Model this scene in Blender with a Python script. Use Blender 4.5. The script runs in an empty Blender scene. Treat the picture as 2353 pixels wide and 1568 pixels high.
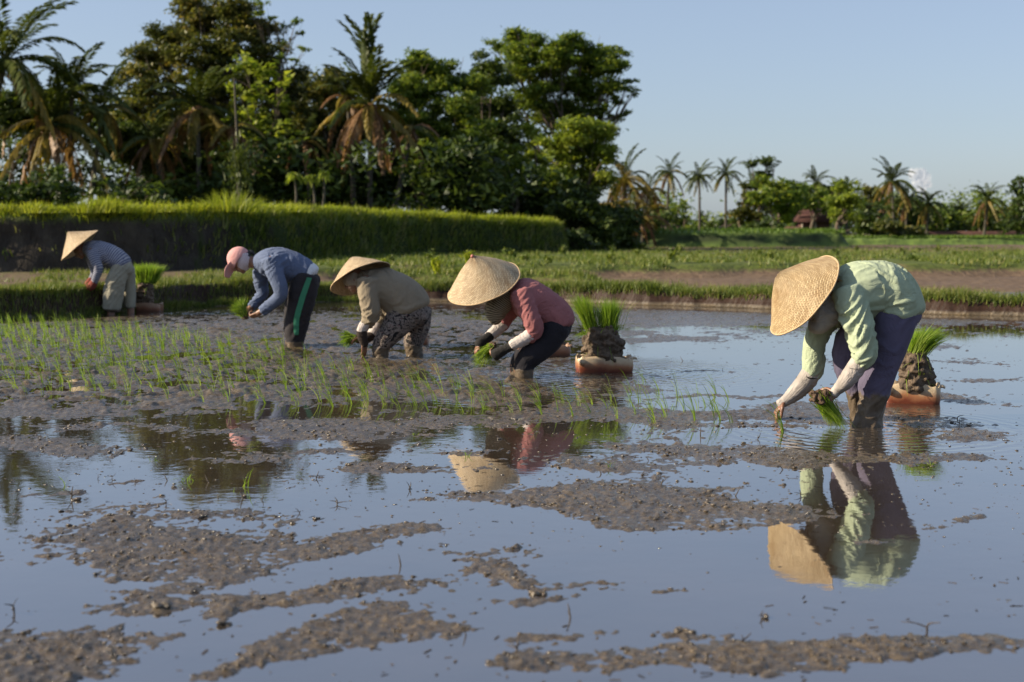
import bpy, bmesh, math, random
import numpy as np
from mathutils import Vector, Matrix, bvhtree
R = math.radians
rnd = random.Random(7)
rng = np.random.default_rng(7)
SC = bpy.context.scene
COL = SC.collection

# ------------------------------------------------------------------ camera
CAM_H = 1.2
FPX, CX, CY, HOR = 3268.2, 1176.5, 784.0, 525.0        # focal length and centre in the measuring grid (2353 x 1568)
PITCH = math.atan((CY - HOR) / FPX)
cam_data = bpy.data.cameras.new('camera')
cam_data.lens = 50; cam_data.sensor_width = 36
cam_data.clip_end = 9000; cam_data.clip_start = 0.1
cam_data.dof.use_dof = True
cam_data.dof.focus_distance = 8.7
cam_data.dof.aperture_fstop = 2.8
cam = bpy.data.objects.new('camera', cam_data)
cam.location = (0, 0, CAM_H)
cam.rotation_euler = (math.pi / 2 - PITCH, 0, 0)
COL.objects.link(cam)
SC.camera = cam

# ------------------------------------------------------------------ light
SUN_ELEV, SUN_AZ = 27.0, -96.0          # azimuth measured from +Y towards +X: the sun stands on the left
world = bpy.data.worlds.new('World'); SC.world = world
world.use_nodes = True
nt = world.node_tree; nt.nodes.clear()
sky = nt.nodes.new('ShaderNodeTexSky'); sky.sky_type = 'NISHITA'
sky.sun_disc = False
sky.sun_elevation = R(SUN_ELEV); sky.sun_rotation = R(SUN_AZ)
sky.altitude = 100; sky.air_density = 1.0; sky.dust_density = 1.0; sky.ozone_density = 2.2
hsv = nt.nodes.new('ShaderNodeHueSaturation'); hsv.inputs['Saturation'].default_value = 0.80; hsv.inputs['Hue'].default_value = 0.506
tint = nt.nodes.new('ShaderNodeMix'); tint.data_type = 'RGBA'; tint.blend_type = 'MULTIPLY'; tint.inputs[0].default_value = 1.0; tint.inputs[7].default_value = (.955, .97, 1.07, 1)
bg = nt.nodes.new('ShaderNodeBackground'); bg.inputs['Strength'].default_value = 0.080
wo = nt.nodes.new('ShaderNodeOutputWorld')
even = nt.nodes.new('ShaderNodeMix'); even.data_type = 'RGBA'; even.inputs[0].default_value = .36; even.inputs[7].default_value = (2.9, 3.75, 4.8, 1)     # a flat grey blue mixed into the sky colour evens it out
nt.links.new(sky.outputs[0], hsv.inputs['Color']); nt.links.new(hsv.outputs[0], tint.inputs[6]); nt.links.new(tint.outputs[2], even.inputs[6]); nt.links.new(even.outputs[2], bg.inputs[0])
nt.links.new(bg.outputs[0], wo.inputs[0])
sun_d = bpy.data.lights.new('sun', 'SUN'); sun_d.energy = 5.0; sun_d.angle = R(0.5); sun_d.color = (1.0, 0.86, 0.645)
sun = bpy.data.objects.new('sun', sun_d)
e, a = R(SUN_ELEV), R(SUN_AZ)
SUNV = Vector((math.sin(a) * math.cos(e), math.cos(a) * math.cos(e), math.sin(e)))
sun.rotation_euler = SUNV.to_track_quat('Z', 'Y').to_euler()
sun.location = (-20, 0, 30); COL.objects.link(sun)
SC.view_settings.view_transform = 'Standard'; SC.view_settings.look = 'None'
SC.view_settings.gamma = 1; SC.view_settings.use_curve_mapping = False
SC.view_settings.exposure = 0.80
SC.render.engine = 'CYCLES'
SC.cycles.use_denoising = True
SC.cycles.max_bounces = 8; SC.cycles.diffuse_bounces = 3; SC.cycles.glossy_bounces = 3
SC.cycles.transmission_bounces = 3; SC.cycles.volume_bounces = 6
SC.cycles.caustics_reflective = False; SC.cycles.caustics_refractive = False

# ------------------------------------------------------------------ helpers
def W(px, py, depth):
    """A spot of the measuring grid at a depth (metres along +Y) as a world point."""
    t = math.atan((py - CY) / FPX) + PITCH
    xr = (px - CX) / FPX; yr = (py - CY) / FPX
    cp, sp = math.cos(PITCH), math.sin(PITCH)
    dy = cp - yr * sp; dz = -sp - yr * cp
    k = depth / dy
    return Vector((xr * k, depth, CAM_H + dz * k))
def G(px, py, z=0.0):
    """The point at height z seen at a grid spot."""
    yr = (py - CY) / FPX
    cp, sp = math.cos(PITCH), math.sin(PITCH)
    dy = cp - yr * sp; dz = -sp - yr * cp
    return W(px, py, (z - CAM_H) / dz * dy)

_perm = np.random.default_rng(3).permutation(256).astype(np.int64)
_perm = np.concatenate([_perm, _perm, _perm])
_gr = np.random.default_rng(4).normal(size=(256, 3)); _gr /= np.linalg.norm(_gr, axis=1)[:, None]
def noise(x, y, z=0.0):
    x = np.asarray(x, float); y = np.asarray(y, float); z = np.broadcast_to(np.asarray(z, float), x.shape)
    xi, yi, zi = np.floor(x).astype(np.int64), np.floor(y).astype(np.int64), np.floor(z).astype(np.int64)
    xf, yf, zf = x - xi, y - yi, z - zi
    u, v, w = [t * t * t * (t * (t * 6 - 15) + 10) for t in (xf, yf, zf)]
    xi &= 255; yi &= 255; zi &= 255
    out = 0
    for dx in (0, 1):
        for dy in (0, 1):
            h2 = _perm[_perm[xi + dx] + yi + dy]
            for dz in (0, 1):
                g = _gr[_perm[h2 + zi + dz]]
                n = g[..., 0] * (xf - dx) + g[..., 1] * (yf - dy) + g[..., 2] * (zf - dz)
                out = out + n * (u if dx else 1 - u) * (v if dy else 1 - v) * (w if dz else 1 - w)
    return out * 1.5
def fbm(x, y, z=0.0, oct=4):
    s, a, f = 0, 1.0, 1.0
    for k in range(oct):
        s = s + a * noise(x * f + 17.3 * k, y * f - 9.1 * k, np.asarray(z) * f); a *= .5; f *= 2.03
    return s

def mesh_from(name, verts, faces):
    """faces: (n,k) int array or a list of such arrays."""
    me = bpy.data.meshes.new(name)
    verts = np.asarray(verts, np.float32).reshape(-1, 3)
    fl = faces if isinstance(faces, list) else [faces]
    fl = [np.asarray(f, np.int32) for f in fl if len(f)]
    me.vertices.add(len(verts)); me.vertices.foreach_set('co', verts.ravel())
    loops = np.concatenate([f.ravel() for f in fl])
    cnt = np.concatenate([np.full(len(f), f.shape[1], np.int32) for f in fl])
    me.loops.add(len(loops)); me.loops.foreach_set('vertex_index', loops)
    me.polygons.add(len(cnt))
    st = np.zeros(len(cnt), np.int32); st[1:] = np.cumsum(cnt)[:-1]
    me.polygons.foreach_set('loop_start', st)
    me.update(calc_edges=True); me.validate()
    return me
def smooth(me):
    me.polygons.foreach_set('use_smooth', np.ones(len(me.polygons), bool)); return me
def obj(name, me, m=None, parent=None):
    o = bpy.data.objects.new(name, me); COL.objects.link(o)
    if m is not None and me is not None:
        me.materials.clear()
        for q in (m if isinstance(m, (list, tuple)) else [m]): me.materials.append(q)
    if parent is not None:
        o.parent = parent
        if parent.type == 'EMPTY':
            o.matrix_parent_inverse = parent_world(parent).inverted()
    return o
def parent_world(p):
    M = Matrix.Translation(p.location) @ p.rotation_euler.to_matrix().to_4x4()
    return M
def tag(o, label=None, cat=None, group=None, kind=None):
    if label: o['label'] = label
    if cat: o['category'] = cat
    if group: o['group'] = group
    if kind: o['kind'] = kind
    return o
def empty(name, loc, label, cat, group=None, rz=0.0):
    o = bpy.data.objects.new(name, None); COL.objects.link(o)
    o.empty_display_size = .1
    o.location = loc; o.rotation_euler = (0, 0, rz)
    return tag(o, label, cat, group)
def to_mesh(me, mods):
    """Evaluate modifiers on a temporary object and return the finished mesh."""
    o = bpy.data.objects.new('tmp', me); COL.objects.link(o)
    for typ, kw in mods:
        m = o.modifiers.new('m', typ)
        for k, v in kw.items(): setattr(m, k, v)
    dg = bpy.context.evaluated_depsgraph_get(); dg.update()
    out = bpy.data.meshes.new_from_object(o.evaluated_get(dg))
    bpy.data.objects.remove(o); bpy.data.meshes.remove(me)
    return out
def get_co(me):
    c = np.empty(len(me.vertices) * 3, np.float32); me.vertices.foreach_get('co', c); return c.reshape(-1, 3)
def set_co(me, c):
    me.vertices.foreach_set('co', np.asarray(c, np.float32).ravel()); me.update()
def get_no(me):
    c = np.empty(len(me.vertices) * 3, np.float32); me.vertex_normals.foreach_get('vector', c); return c.reshape(-1, 3)
def add_attr(me, name, vals):
    at = me.attributes.new(name, 'FLOAT', 'POINT'); at.data.foreach_set('value', np.asarray(vals, np.float32))

def catmull(P, sub=6):
    P = np.asarray(P, float); n = len(P)
    if n < 3:
        t = np.linspace(0, 1, sub + 1)[:, None]; return P[0] * (1 - t) + P[-1] * t
    Q = np.vstack([2 * P[0] - P[1], P, 2 * P[-1] - P[-2]]); out = []
    for i in range(n - 1):
        p0, p1, p2, p3 = Q[i:i + 4]
        for k in range(sub):
            t = k / sub
            out.append(.5 * ((2 * p1) + (-p0 + p2) * t + (2 * p0 - 5 * p1 + 4 * p2 - p3) * t * t + (-p0 + 3 * p1 - 3 * p2 + p3) * t ** 3))
    out.append(P[-1]); return np.array(out)
def loft(P, ra, rb, side=(0, 1, 0), seg=20, sub=5, cap=True, capk=1.0):
    """Closed tube through P; ra = half width square to side, rb = half width along side. Returns verts, faces, centre line."""
    D = catmull(np.column_stack([np.asarray(P, float), ra, rb]), sub)
    C, A, B = D[:, :3], np.maximum(D[:, 3], .001), np.maximum(D[:, 4], .001)
    T = np.gradient(C, axis=0); T /= np.linalg.norm(T, axis=1)[:, None] + 1e-9
    if cap:
        def capring(c, t, a, b, s):
            r = min(a, b); out = []
            for q in ((.35, .93), (.65, .76), (.88, .47), (1.0, .08)):
                out.append((c + t * s * r * q[0] * capk, t, a * q[1], b * q[1]))
            return out
        st = capring(C[0], T[0], A[0], B[0], -1)[::-1]; en = capring(C[-1], T[-1], A[-1], B[-1], 1)
        C = np.vstack([[q[0] for q in st], C, [q[0] for q in en]]); T = np.vstack([[q[1] for q in st], T, [q[1] for q in en]])
        A = np.concatenate([[q[2] for q in st], A, [q[2] for q in en]]); B = np.concatenate([[q[3] for q in st], B, [q[3] for q in en]])
    S = np.asarray(side, float)
    b = S[None] - (T @ S)[:, None] * T; b /= np.linalg.norm(b, axis=1)[:, None] + 1e-9
    n = np.cross(T, b)
    th = np.linspace(0, 2 * math.pi, seg, endpoint=False)
    V = C[:, None] + n[:, None] * (A[:, None] * np.cos(th))[..., None] + b[:, None] * (B[:, None] * np.sin(th))[..., None]
    m = len(C); i = np.arange(m - 1)[:, None] * seg; j = np.arange(seg)[None]; j2 = (j + 1) % seg
    F = np.stack([i + j, i + j2, i + seg + j2, i + seg + j], -1).reshape(-1, 4)
    caps = [np.arange(seg)[::-1][None], (np.arange(seg) + (m - 1) * seg)[None]]
    return V.reshape(-1, 3), F, caps, C, n, b
class Lump:
    """Collects lofts and blobs, then melts them into one skin."""
    def __init__(s, capk=1.0): s.capk = capk; s.V = []; s.F = []; s.N = []; s.n = 0; s.lines = []
    def tube(s, P, ra, rb=None, side=(0, 1, 0), seg=20, sub=5, key=0):
        rb = ra if rb is None else rb
        V, F, caps, C, n, b = loft(P, ra, rb, side, seg, sub, True, s.capk)
        s.V.append(V); s.F.append(F + s.n); s.N += [c + s.n for c in caps]; s.n += len(V)
        s.lines.append((C, n, b, key)); return s
    def blob(s, c, ax, seg=20, rings=12):
        c = np.asarray(c, float); ax = np.asarray(ax, float)
        ph = np.linspace(0.02, math.pi - .02, rings); th = np.linspace(0, 2 * math.pi, seg, endpoint=False)
        V = c + (np.cos(ph)[:, None, None] * ax[0] + (np.sin(ph)[:, None] * np.cos(th))[..., None] * ax[1] + (np.sin(ph)[:, None] * np.sin(th))[..., None] * ax[2])
        i = np.arange(rings - 1)[:, None] * seg; j = np.arange(seg)[None]; j2 = (j + 1) % seg
        F = np.stack([i + j, i + j2, i + seg + j2, i + seg + j], -1).reshape(-1, 4)
        s.V.append(V.reshape(-1, 3)); s.F.append(F + s.n)
        s.N += [(np.arange(seg)[::-1] + s.n)[None], (np.arange(seg) + (rings - 1) * seg + s.n)[None]]; s.n += seg * rings
        return s
    def raw(s, name='raw'):
        return smooth(mesh_from(name, np.vstack(s.V), [np.vstack(s.F)] + s.N))
    def melt(s, name, voxel, relax=4, adapt=0.0):
        me = s.raw(name)
        me = to_mesh(me, [('REMESH', dict(mode='VOXEL', voxel_size=voxel, use_smooth_shade=True)),
                          ('SMOOTH', dict(factor=.5, iterations=relax))] + ([('DECIMATE', dict(ratio=adapt))] if adapt else []))
        me.name = name
        return smooth(me)
    def coords(s, co):
        """Arc length, angle and key of the nearest centre line for each vertex."""
        best = np.full(len(co), 1e9); S = np.zeros(len(co)); A = np.zeros(len(co)); K = np.zeros(len(co))
        for C, n, b, key in s.lines:
            L = np.concatenate([[0], np.cumsum(np.linalg.norm(np.diff(C, axis=0), axis=1))])
            d = np.linalg.norm(co[:, None] - C[None], axis=2); i = d.argmin(1); dm = d[np.arange(len(co)), i]
            v = co - C[i]; up = dm < best
            an = np.arctan2((v * b[i]).sum(1), (v * n[i]).sum(1))
            t = np.gradient(C, axis=0); t /= np.linalg.norm(t, axis=1)[:, None] + 1e-9
            sl = L[i] + (v * t[i]).sum(1)
            best[up] = dm[up]; S[up] = sl[up]; A[up] = an[up]; K[up] = key
        return S, A, K

# ------------------------------------------------------------------ materials
def new_mat(name):
    m = bpy.data.materials.new(name); m.use_nodes = True
    t = m.node_tree; p = t.nodes['Principled BSDF']; return m, t, p
def lk(t, a, b): t.links.new(a, b)
def nd(t, typ, **kw):
    n = t.nodes.new(typ)
    for k, v in kw.items():
        if k in n.inputs: n.inputs[k].default_value = v
        else: setattr(n, k, v)
    return n
def coord(t, scale=(1, 1, 1), kind='Object'):
    tc = nd(t, 'ShaderNodeTexCoord'); mp = nd(t, 'ShaderNodeMapping'); mp.inputs['Scale'].default_value = scale
    lk(t, tc.outputs[kind], mp.inputs[0]); return mp.outputs[0]
def nz(t, vec, scale, detail=3, rough=.55, dist=0.0):
    n = nd(t, 'ShaderNodeTexNoise'); n.inputs['Scale'].default_value = scale; n.inputs['Detail'].default_value = detail
    n.inputs['Roughness'].default_value = rough; n.inputs['Distortion'].default_value = dist
    lk(t, vec, n.inputs['Vector']); return n.outputs[0]
def ramp(t, fac, stops):
    r = nd(t, 'ShaderNodeValToRGB'); el = r.color_ramp.elements
    while len(el) > 1: el.remove(el[-1])
    el[0].position = stops[0][0]; el[0].color = (*stops[0][1], 1)
    for p, c in stops[1:]:
        e = el.new(p); e.color = (*c, 1)
    lk(t, fac, r.inputs[0]); return r.outputs[0]
def mix(t, fac, a, b, mode='MIX'):
    m = nd(t, 'ShaderNodeMix', data_type='RGBA', blend_type=mode)
    for v, i in ((fac, 0), (a, 6), (b, 7)):
        if isinstance(v, (int, float)): m.inputs[i].default_value = v
        elif isinstance(v, tuple): m.inputs[i].default_value = (*v, 1)
        else: lk(t, v, m.inputs[i])
    return m.outputs[2]
def mathn(t, op, a, b=0.0, c=0.0, clamp=False):
    m = nd(t, 'ShaderNodeMath', operation=op); m.use_clamp = clamp
    for v, i in ((a, 0), (b, 1), (c, 2)):
        if isinstance(v, (int, float)): m.inputs[i].default_value = v
        else: lk(t, v, m.inputs[i])
    return m.outputs[0]
def maprange(t, v, a, b, c=0.0, d=1.0):
    m = nd(t, 'ShaderNodeMapRange'); lk(t, v, m.inputs[0])
    for i, x in enumerate((a, b, c, d)): m.inputs[i + 1].default_value = x
    return m.outputs[0]
def bump(t, p, h, strength=.4, dist=.01, normal=None):
    b = nd(t, 'ShaderNodeBump'); b.inputs['Strength'].default_value = strength; b.inputs['Distance'].default_value = dist
    lk(t, h, b.inputs['Height'])
    if normal is not None: lk(t, normal, b.inputs['Normal'])
    lk(t, b.outputs[0], p.inputs['Normal']); return b.outputs[0]
def worldz(t):
    g = nd(t, 'ShaderNodeNewGeometry'); s = nd(t, 'ShaderNodeSeparateXYZ'); lk(t, g.outputs['Position'], s.inputs[0]); return s.outputs[2], g.outputs['Position']
MUDC = ((.085, .062, .042), (.15, .115, .08))
def cloth(name, col, vary=.12, weave=900, mud=None, rough=.85, pattern=None):
    m, t, p = new_mat(name)
    v = coord(t)
    n = nz(t, v, 9, 4)
    lo = tuple(c * (1 - vary) for c in col); hi = tuple(min(1, c * (1 + vary)) for c in col)
    c = ramp(t, n, [(.3, lo), (.7, hi)])
    if pattern: c = pattern(t, v, c)
    p.inputs['Roughness'].default_value = rough; p.inputs['Specular IOR Level'].default_value = .22
    p.inputs['Sheen Weight'].default_value = .04
    f = nz(t, v, weave, 2); f2 = nz(t, v, 40, 3)
    al = nd(t, 'ShaderNodeAttribute', attribute_name='along'); ar = nd(t, 'ShaderNodeAttribute', attribute_name='around'); li = nd(t, 'ShaderNodeAttribute', attribute_name='limb')
    cb = nd(t, 'ShaderNodeCombineXYZ'); w_ = nz(t, v, 5, 2)
    lk(t, mathn(t, 'ADD', mathn(t, 'MULTIPLY', al.outputs['Fac'], 10), mathn(t, 'ADD', mathn(t, 'MULTIPLY', w_, 4.5), mathn(t, 'SINE', ar.outputs['Fac']))), cb.inputs[0])
    lk(t, mathn(t, 'MULTIPLY', mathn(t, 'COSINE', ar.outputs['Fac']), .9), cb.inputs[1]); lk(t, mathn(t, 'ADD', mathn(t, 'MULTIPLY', mathn(t, 'SINE', ar.outputs['Fac']), .9), mathn(t, 'MULTIPLY', li.outputs['Fac'], 5)), cb.inputs[2])
    cr = nz(t, cb.outputs[0], 1.0, 3, .55)
    crease = mathn(t, 'ABSOLUTE', mathn(t, 'SUBTRACT', cr, .5))
    crease = mathn(t, 'MULTIPLY', mathn(t, 'MULTIPLY', mathn(t, 'POWER', mathn(t, 'MULTIPLY', crease, 4.0, clamp=True), .6), 3.0), maprange(t, nz(t, v, 4, 2), .4, .62, .15, 1))
    hgt = mathn(t, 'ADD', mathn(t, 'MULTIPLY', f, .25), mathn(t, 'ADD', f2, crease))
    if mud:
        z, _ = worldz(t)
        e = mathn(t, 'ADD', z, mathn(t, 'MULTIPLY', mathn(t, 'SUBTRACT', nz(t, v, 14, 4), .5), -mud * .8))
        k = maprange(t, e, mud * .9, mud * 1.05, 1, 0)
        mc = ramp(t, nz(t, v, 22, 4), [(.3, MUDC[0]), (.7, MUDC[1])])
        c = mix(t, k, c, mc)
        lk(t, maprange(t, k, 0, 1, rough, .28), p.inputs['Roughness'])
        hgt = mathn(t, 'ADD', hgt, mathn(t, 'MULTIPLY', mathn(t, 'MULTIPLY', nz(t, v, 30, 4), k), 2.0))
    lk(t, c, p.inputs['Base Color'])
    bump(t, p, hgt, .38, .0075)
    return m
def plain(name, col, rough=.6, vary=.15, scale=20, b=.3, spec=.5, wet=None):
    m, t, p = new_mat(name); v = coord(t)
    lk(t, ramp(t, nz(t, v, scale, 4), [(.3, tuple(c * (1 - vary) for c in col)), (.7, tuple(c * (1 + vary) for c in col))]), p.inputs['Base Color'])
    p.inputs['Roughness'].default_value = rough; p.inputs['Specular IOR Level'].default_value = spec
    bump(t, p, nz(t, v, scale * 4, 4), b, .01); return m
def leafy(name, stops, trans=.35, scale=.5, rough=.5, detail=2, attr=True, tcol=1.25):
    """Leaf colour varies from clump to clump and leaf to leaf; some light passes through."""
    m, t, p = new_mat(name); v = coord(t)
    n = nz(t, v, scale, detail)
    if attr:
        at = nd(t, 'ShaderNodeAttribute', attribute_name='tone')
        n = mathn(t, 'ADD', mathn(t, 'MULTIPLY', n, .6), mathn(t, 'MULTIPLY', at.outputs['Fac'], .4))
    c = ramp(t, n, stops)
    lk(t, c, p.inputs['Base Color']); p.inputs['Roughness'].default_value = rough
    p.inputs['Specular IOR Level'].default_value = .35
    tr = nd(t, 'ShaderNodeBsdfTranslucent')
    tc = mix(t, 1.0, c, (tcol, tcol, tcol * .55), 'MULTIPLY'); lk(t, tc, tr.inputs[0])
    ms = nd(t, 'ShaderNodeMixShader'); ms.inputs[0].default_value = trans
    lk(t, p.outputs[0], ms.inputs[1]); lk(t, tr.outputs[0], ms.inputs[2])
    lk(t, ms.outputs[0], t.nodes['Material Output'].inputs[0]); return m
# ------------------------------------------------------------------ ground: mud, water, bunds
def interp(x, pts):
    P = np.array(pts); return np.interp(x, P[:, 0], P[:, 1])
BUND = [(-16, 15.5), (-10, 17.6), (-6.7, 18.6), (-5.7, 19.8), (-5.0, 21.6), (-3.1, 23.3), (-1, 23.5), (0.8, 23.0), (4.0, 21.0), (7.0, 19.2), (12, 17.0), (20, 14.0)]
BANK = [(-30, 31.5), (-12.2, 33.8), (-8.2, 35.5), (-6.3, 38.0), (-5.0, 43.0), (-2.8, 50), (1.95, 57.5)]
def sstep(a, b, v):
    t = np.clip((v - a) / (b - a), 0, 1); return t * t * (3 - 2 * t)
def grid_px(x, y):
    return CX + x / y * FPX, HOR + CAM_H / y * FPX
# mud islands measured in the photograph's grid: centre, half sizes, slope (dy/dx), strength
ISLES = [(400, 1265, 340, 45, -.02, 1.1), (480, 1180, 210, 17, .0, .8), (250, 1215, 180, 22, 0, .7), (420, 1325, 200, 38, 0, 1.0), (350, 1378, 110, 14, -.12, .8),
         (640, 1210, 120, 15, -.08, .6), (830, 1250, 190, 20, -.14, .9), (950, 1228, 70, 14, 0, .6), (700, 1275, 120, 12, 0, .5),
         (330, 1418, 260, 12, -.12, .9), (370, 1404, 34, 12, 0, 1.3), (510, 1433, 26, 11, 0, 1.0), (640, 1398, 150, 14, -.1, .7), (860, 1362, 230, 22, -.17, 1.0), (720, 1400, 130, 20, -.1, .8),
         (200, 1510, 210, 30, -.13, 1.2), (60, 1550, 160, 34, -.1, 1.1), (400, 1487, 60, 8, -.2, .7),
         (900, 1440, 160, 42, -.2, 1.1), (760, 1490, 200, 32, -.28, 1.2), (560, 1550, 160, 18, -.25, 1.1), (1040, 1450, 70, 20, 0, .7),
         (1180, 1145, 250, 13, -.05, .9), (1380, 1150, 200, 25, 0, 1.1), (1560, 1140, 140, 12, -.08, .9), (1600, 1180, 240, 34, .05, 1.0), (1800, 1195, 140, 22, .02, .8), (1500, 1210, 50, 18, 0, .8), (1700, 1225, 90, 12, 0, .7), (1960, 1180, 170, 12, 0, .45), (1370, 1195, 80, 16, .2, .8),
         (1120, 1290, 110, 16, .1, .8), (1200, 1315, 170, 9, .04, .7), (1290, 1330, 140, 7, 0, .55), (1250, 1368, 110, 15, 0, .9), (1440, 1350, 100, 7, .04, .5), (1570, 1352, 70, 5, 0, .5), (1160, 1270, 70, 9, 0, .6),
         (1300, 1495, 130, 18, .05, .9), (1700, 1530, 400, 28, .0, 1.1), (1400, 1560, 240, 16, 0, 1.3), (2100, 1490, 200, 16, -.05, .9), (2000, 1535, 320, 26, 0, 1.0), (2300, 1500, 110, 18, 0, .8), (1550, 1500, 90, 14, 0, .5), (1270, 1540, 70, 16, 0, .8), (1200, 1555, 60, 16, 0, .8),
         (1480, 1515, 130, 13, 0, -1.6), (2250, 1555, 130, 10, 0, -1.1),
         (1070, 1040, 120, 6, 0, .6), (950, 1090, 160, 14, 0, .75), (860, 1100, 90, 8, 0, .6), (1340, 1075, 120, 8, 0, .7), (1230, 1060, 120, 6, 0, .5), (1650, 1045, 160, 9, .05, .9), (1790, 1055, 90, 13, .1, 1.1), (1500, 1030, 120, 8, 0, .6), (1430, 1070, 90, 12, 0, .8),
         (2060, 1062, 170, 10, -.02, 1.0), (2230, 1060, 60, 6, 0, .8), (1930, 1045, 80, 7, 0, .6), (2270, 1010, 80, 8, 0, 1.0), (2200, 1006, 50, 5, 0, .7), (2240, 1000, 30, 5, 0, .8),
         (1600, 960, 260, 12, .01, 1.1), (1350, 955, 180, 12, .02, 1.0), (1850, 948, 110, 14, 0, 1.1), (1500, 975, 160, 6, 0, .7), (1960, 935, 160, 10, 0, .8), (2120, 975, 140, 14, .1, .7), (1700, 915, 160, 5, -.03, .8), (1560, 985, 60, 6, 0, .7), (1750, 990, 120, 6, 0, .7), (1880, 972, 50, 9, 0, .9),
         (2180, 910, 90, 7, .1, .9), (2280, 925, 90, 5, .05, .5), (1560, 780, 120, 6, 0, .9), (1450, 785, 60, 4, 0, .7), (1480, 765, 40, 4, 0, .7), (2150, 800, 60, 6, 0, .8), (2080, 830, 200, 6, .0, .6), (2250, 870, 120, 5, 0, .7), (1600, 855, 60, 3, 0, .6), (1500, 870, 40, 4, 0, .6), (1900, 760, 200, 5, 0, .5), (2100, 735, 250, 8, 0, .5), (1500, 740, 250, 8, 0, .6), (1700, 720, 400, 8, 0, .6),
         (2200, 1225, 50, 6, -.1, .7), (2265, 1205, 40, 9, -.1, .9), (2330, 1370, 50, 30, .3, .5), (2160, 1215, 30, 6, 0, .6), (2040, 1275, 60, 7, 0, .8), (2210, 1278, 30, 5, 0, .7), (1570, 1500, 40, 8, 0, .8),
         (150, 1033, 130, 12, 0, .8), (60, 1020, 120, 10, 0, .8), (80, 945, 300, 14, 0, .8), (220, 985, 240, 8, 0, .6), (700, 1000, 170, 14, 0, .6), (850, 985, 160, 12, 0, .9), (700, 975, 100, 8, 0, .8), (1170, 985, 90, 8, 0, .6), (1010, 968, 110, 12, 0, 1.0), (560, 1065, 110, 9, 0, .6), (720, 1050, 120, 5, 0, .5), (700, 1120, 90, 5, 0, .4), (270, 1125, 120, 4, 0, .4), (180, 1143, 40, 7, 0, .9), (60, 1145, 60, 6, 0, .7), (480, 1150, 60, 4, 0, .5),
         (960, 905, 200, 22, 0, .6), (1080, 880, 120, 16, 0, .5), (500, 905, 400, 18, 0, .8), (1200, 890, 60, 8, 0, .7)]
def xw_(x, y): return x + .4 * fbm(x * .7, y * .9, 93, 2)
def mud_height(x, y):
    """Height of the mud round the waterline at z = 0."""
    px, py = grid_px(x, y)
    f = -.60 + .13 * sstep(1190, 1000, py) + .05 * sstep(.25, .6, fbm(x * .6, y * .5, 51, 3))
    wob = fbm(x * 1.1, y * .9, 1.5, 4)
    pxw = px + wob * 46 * (8 / y) ** .5; pyw = py + fbm(x * 1.6, y * 1.2, 7.7, 4) * 30 * np.clip(5.5 / y, .2, 1.3) ** 1.6
    for cx, cy, ax, ay, sl, k in ISLES:
        if k > 0: k = k * 1.02; ay = ay * (1.06 if cy > 1130 else 1.0)
        dx = pxw - cx; dy = pyw - cy - sl * dx
        q = (dx / ax) ** 2 + (dy / ay) ** 2
        f = f + k * np.exp(-q * .9) * 1.0
    # the trodden, planted part of the field: mostly mud with puddles
    tri = 1 / (1 + np.exp(-(py - 735) / 6)) * 1 / (1 + np.exp((py - (930 + 25 * np.sin(px / 170))) / 8)) * 1 / (1 + np.exp((px - (1250 + (py - 830) * .5)) / 60))
    up = np.exp(-((py - 722) / 30) ** 2) * np.where(px > 1250, .52, .3) + np.exp(-((y - 15.5) / 2.2) ** 2) * (x < -1.5) * .45
    f = f + tri * .80 + up
    f = f - .3 * tri * sstep(-.05, -.3, fbm(x * .7, y * .55, 3, 2))
    zone = sstep(708, 735, py) * sstep(1215, 1120, py)
    stk = fbm(xw_(x, y) * .75, y * np.clip(12 / y, .8, 2.2) * .9, 91, 4)
    f = f + zone * (.55 * np.maximum(0, stk - .12) + .05) + .10 * zone * sstep(1150, 950, px) * sstep(1075, 1040, py) * sstep(930, 950, py)
    n1 = fbm(x * 1.5, y * 1.1, 0, 4); xw = x + .16 * fbm(x * 3, y * 3, 31, 3); yw = y + .16 * fbm(x * 3, y * 3, 37, 3); n2 = fbm(xw * 6, yw * 4.5, 2, 4); n3 = fbm(x * 24, y * 18, 5, 3)
    rough_zone = np.clip((980 - py) / 60, 0, 1)
    f = f - .37 * tri - .16 * sstep(1130, 1200, py) * sstep(-.05, .35, fbm(xw_(x, y) * 1.1, y * 2.6, 97, 3))
    n4 = noise(xw * 52, yw * 44, 71)
    f = np.where(f > 0, .34 * np.tanh(f * 2.2), f * .9)
    f = f + n1 * (.20 + .22 * tri) + n2 * (.28 + .04 * rough_zone) + n3 * .26 + n4 * .14
    h = np.where(f > 0, .012, .022) * np.clip(f, -1.2, 1.5)
    pos = np.clip(f + .1, 0, 1)
    ridg = 1 - np.abs(fbm(xw * 3.6, yw * 2.8, 11, 4))
    h = h + rough_zone * tri * ((ridg - .80) * .046 + n2 * .016 + .05 * np.maximum(0, fbm(xw * 3.3, yw * 3, 41, 3) - .42))
    g1 = fbm(x * 5, y * 4, 61, 3); h = h + np.clip(f + .22, 0, .6) * 1.7 * (.0055 * n3 + .004 * np.maximum(0, g1) + (.5 + 1.1 * g1) * (.007 * np.maximum(0, noise(xw * 38, yw * 34, 3)) + .010 * np.maximum(0, noise(xw * 66, yw * 60, 9))))
    h = h + .006 * np.maximum(0, noise(x * 15, y * 13, 4.4) - .42) * 9 * np.clip(f + .72, 0, .4)     # single clods standing out of the water
    return h
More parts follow.
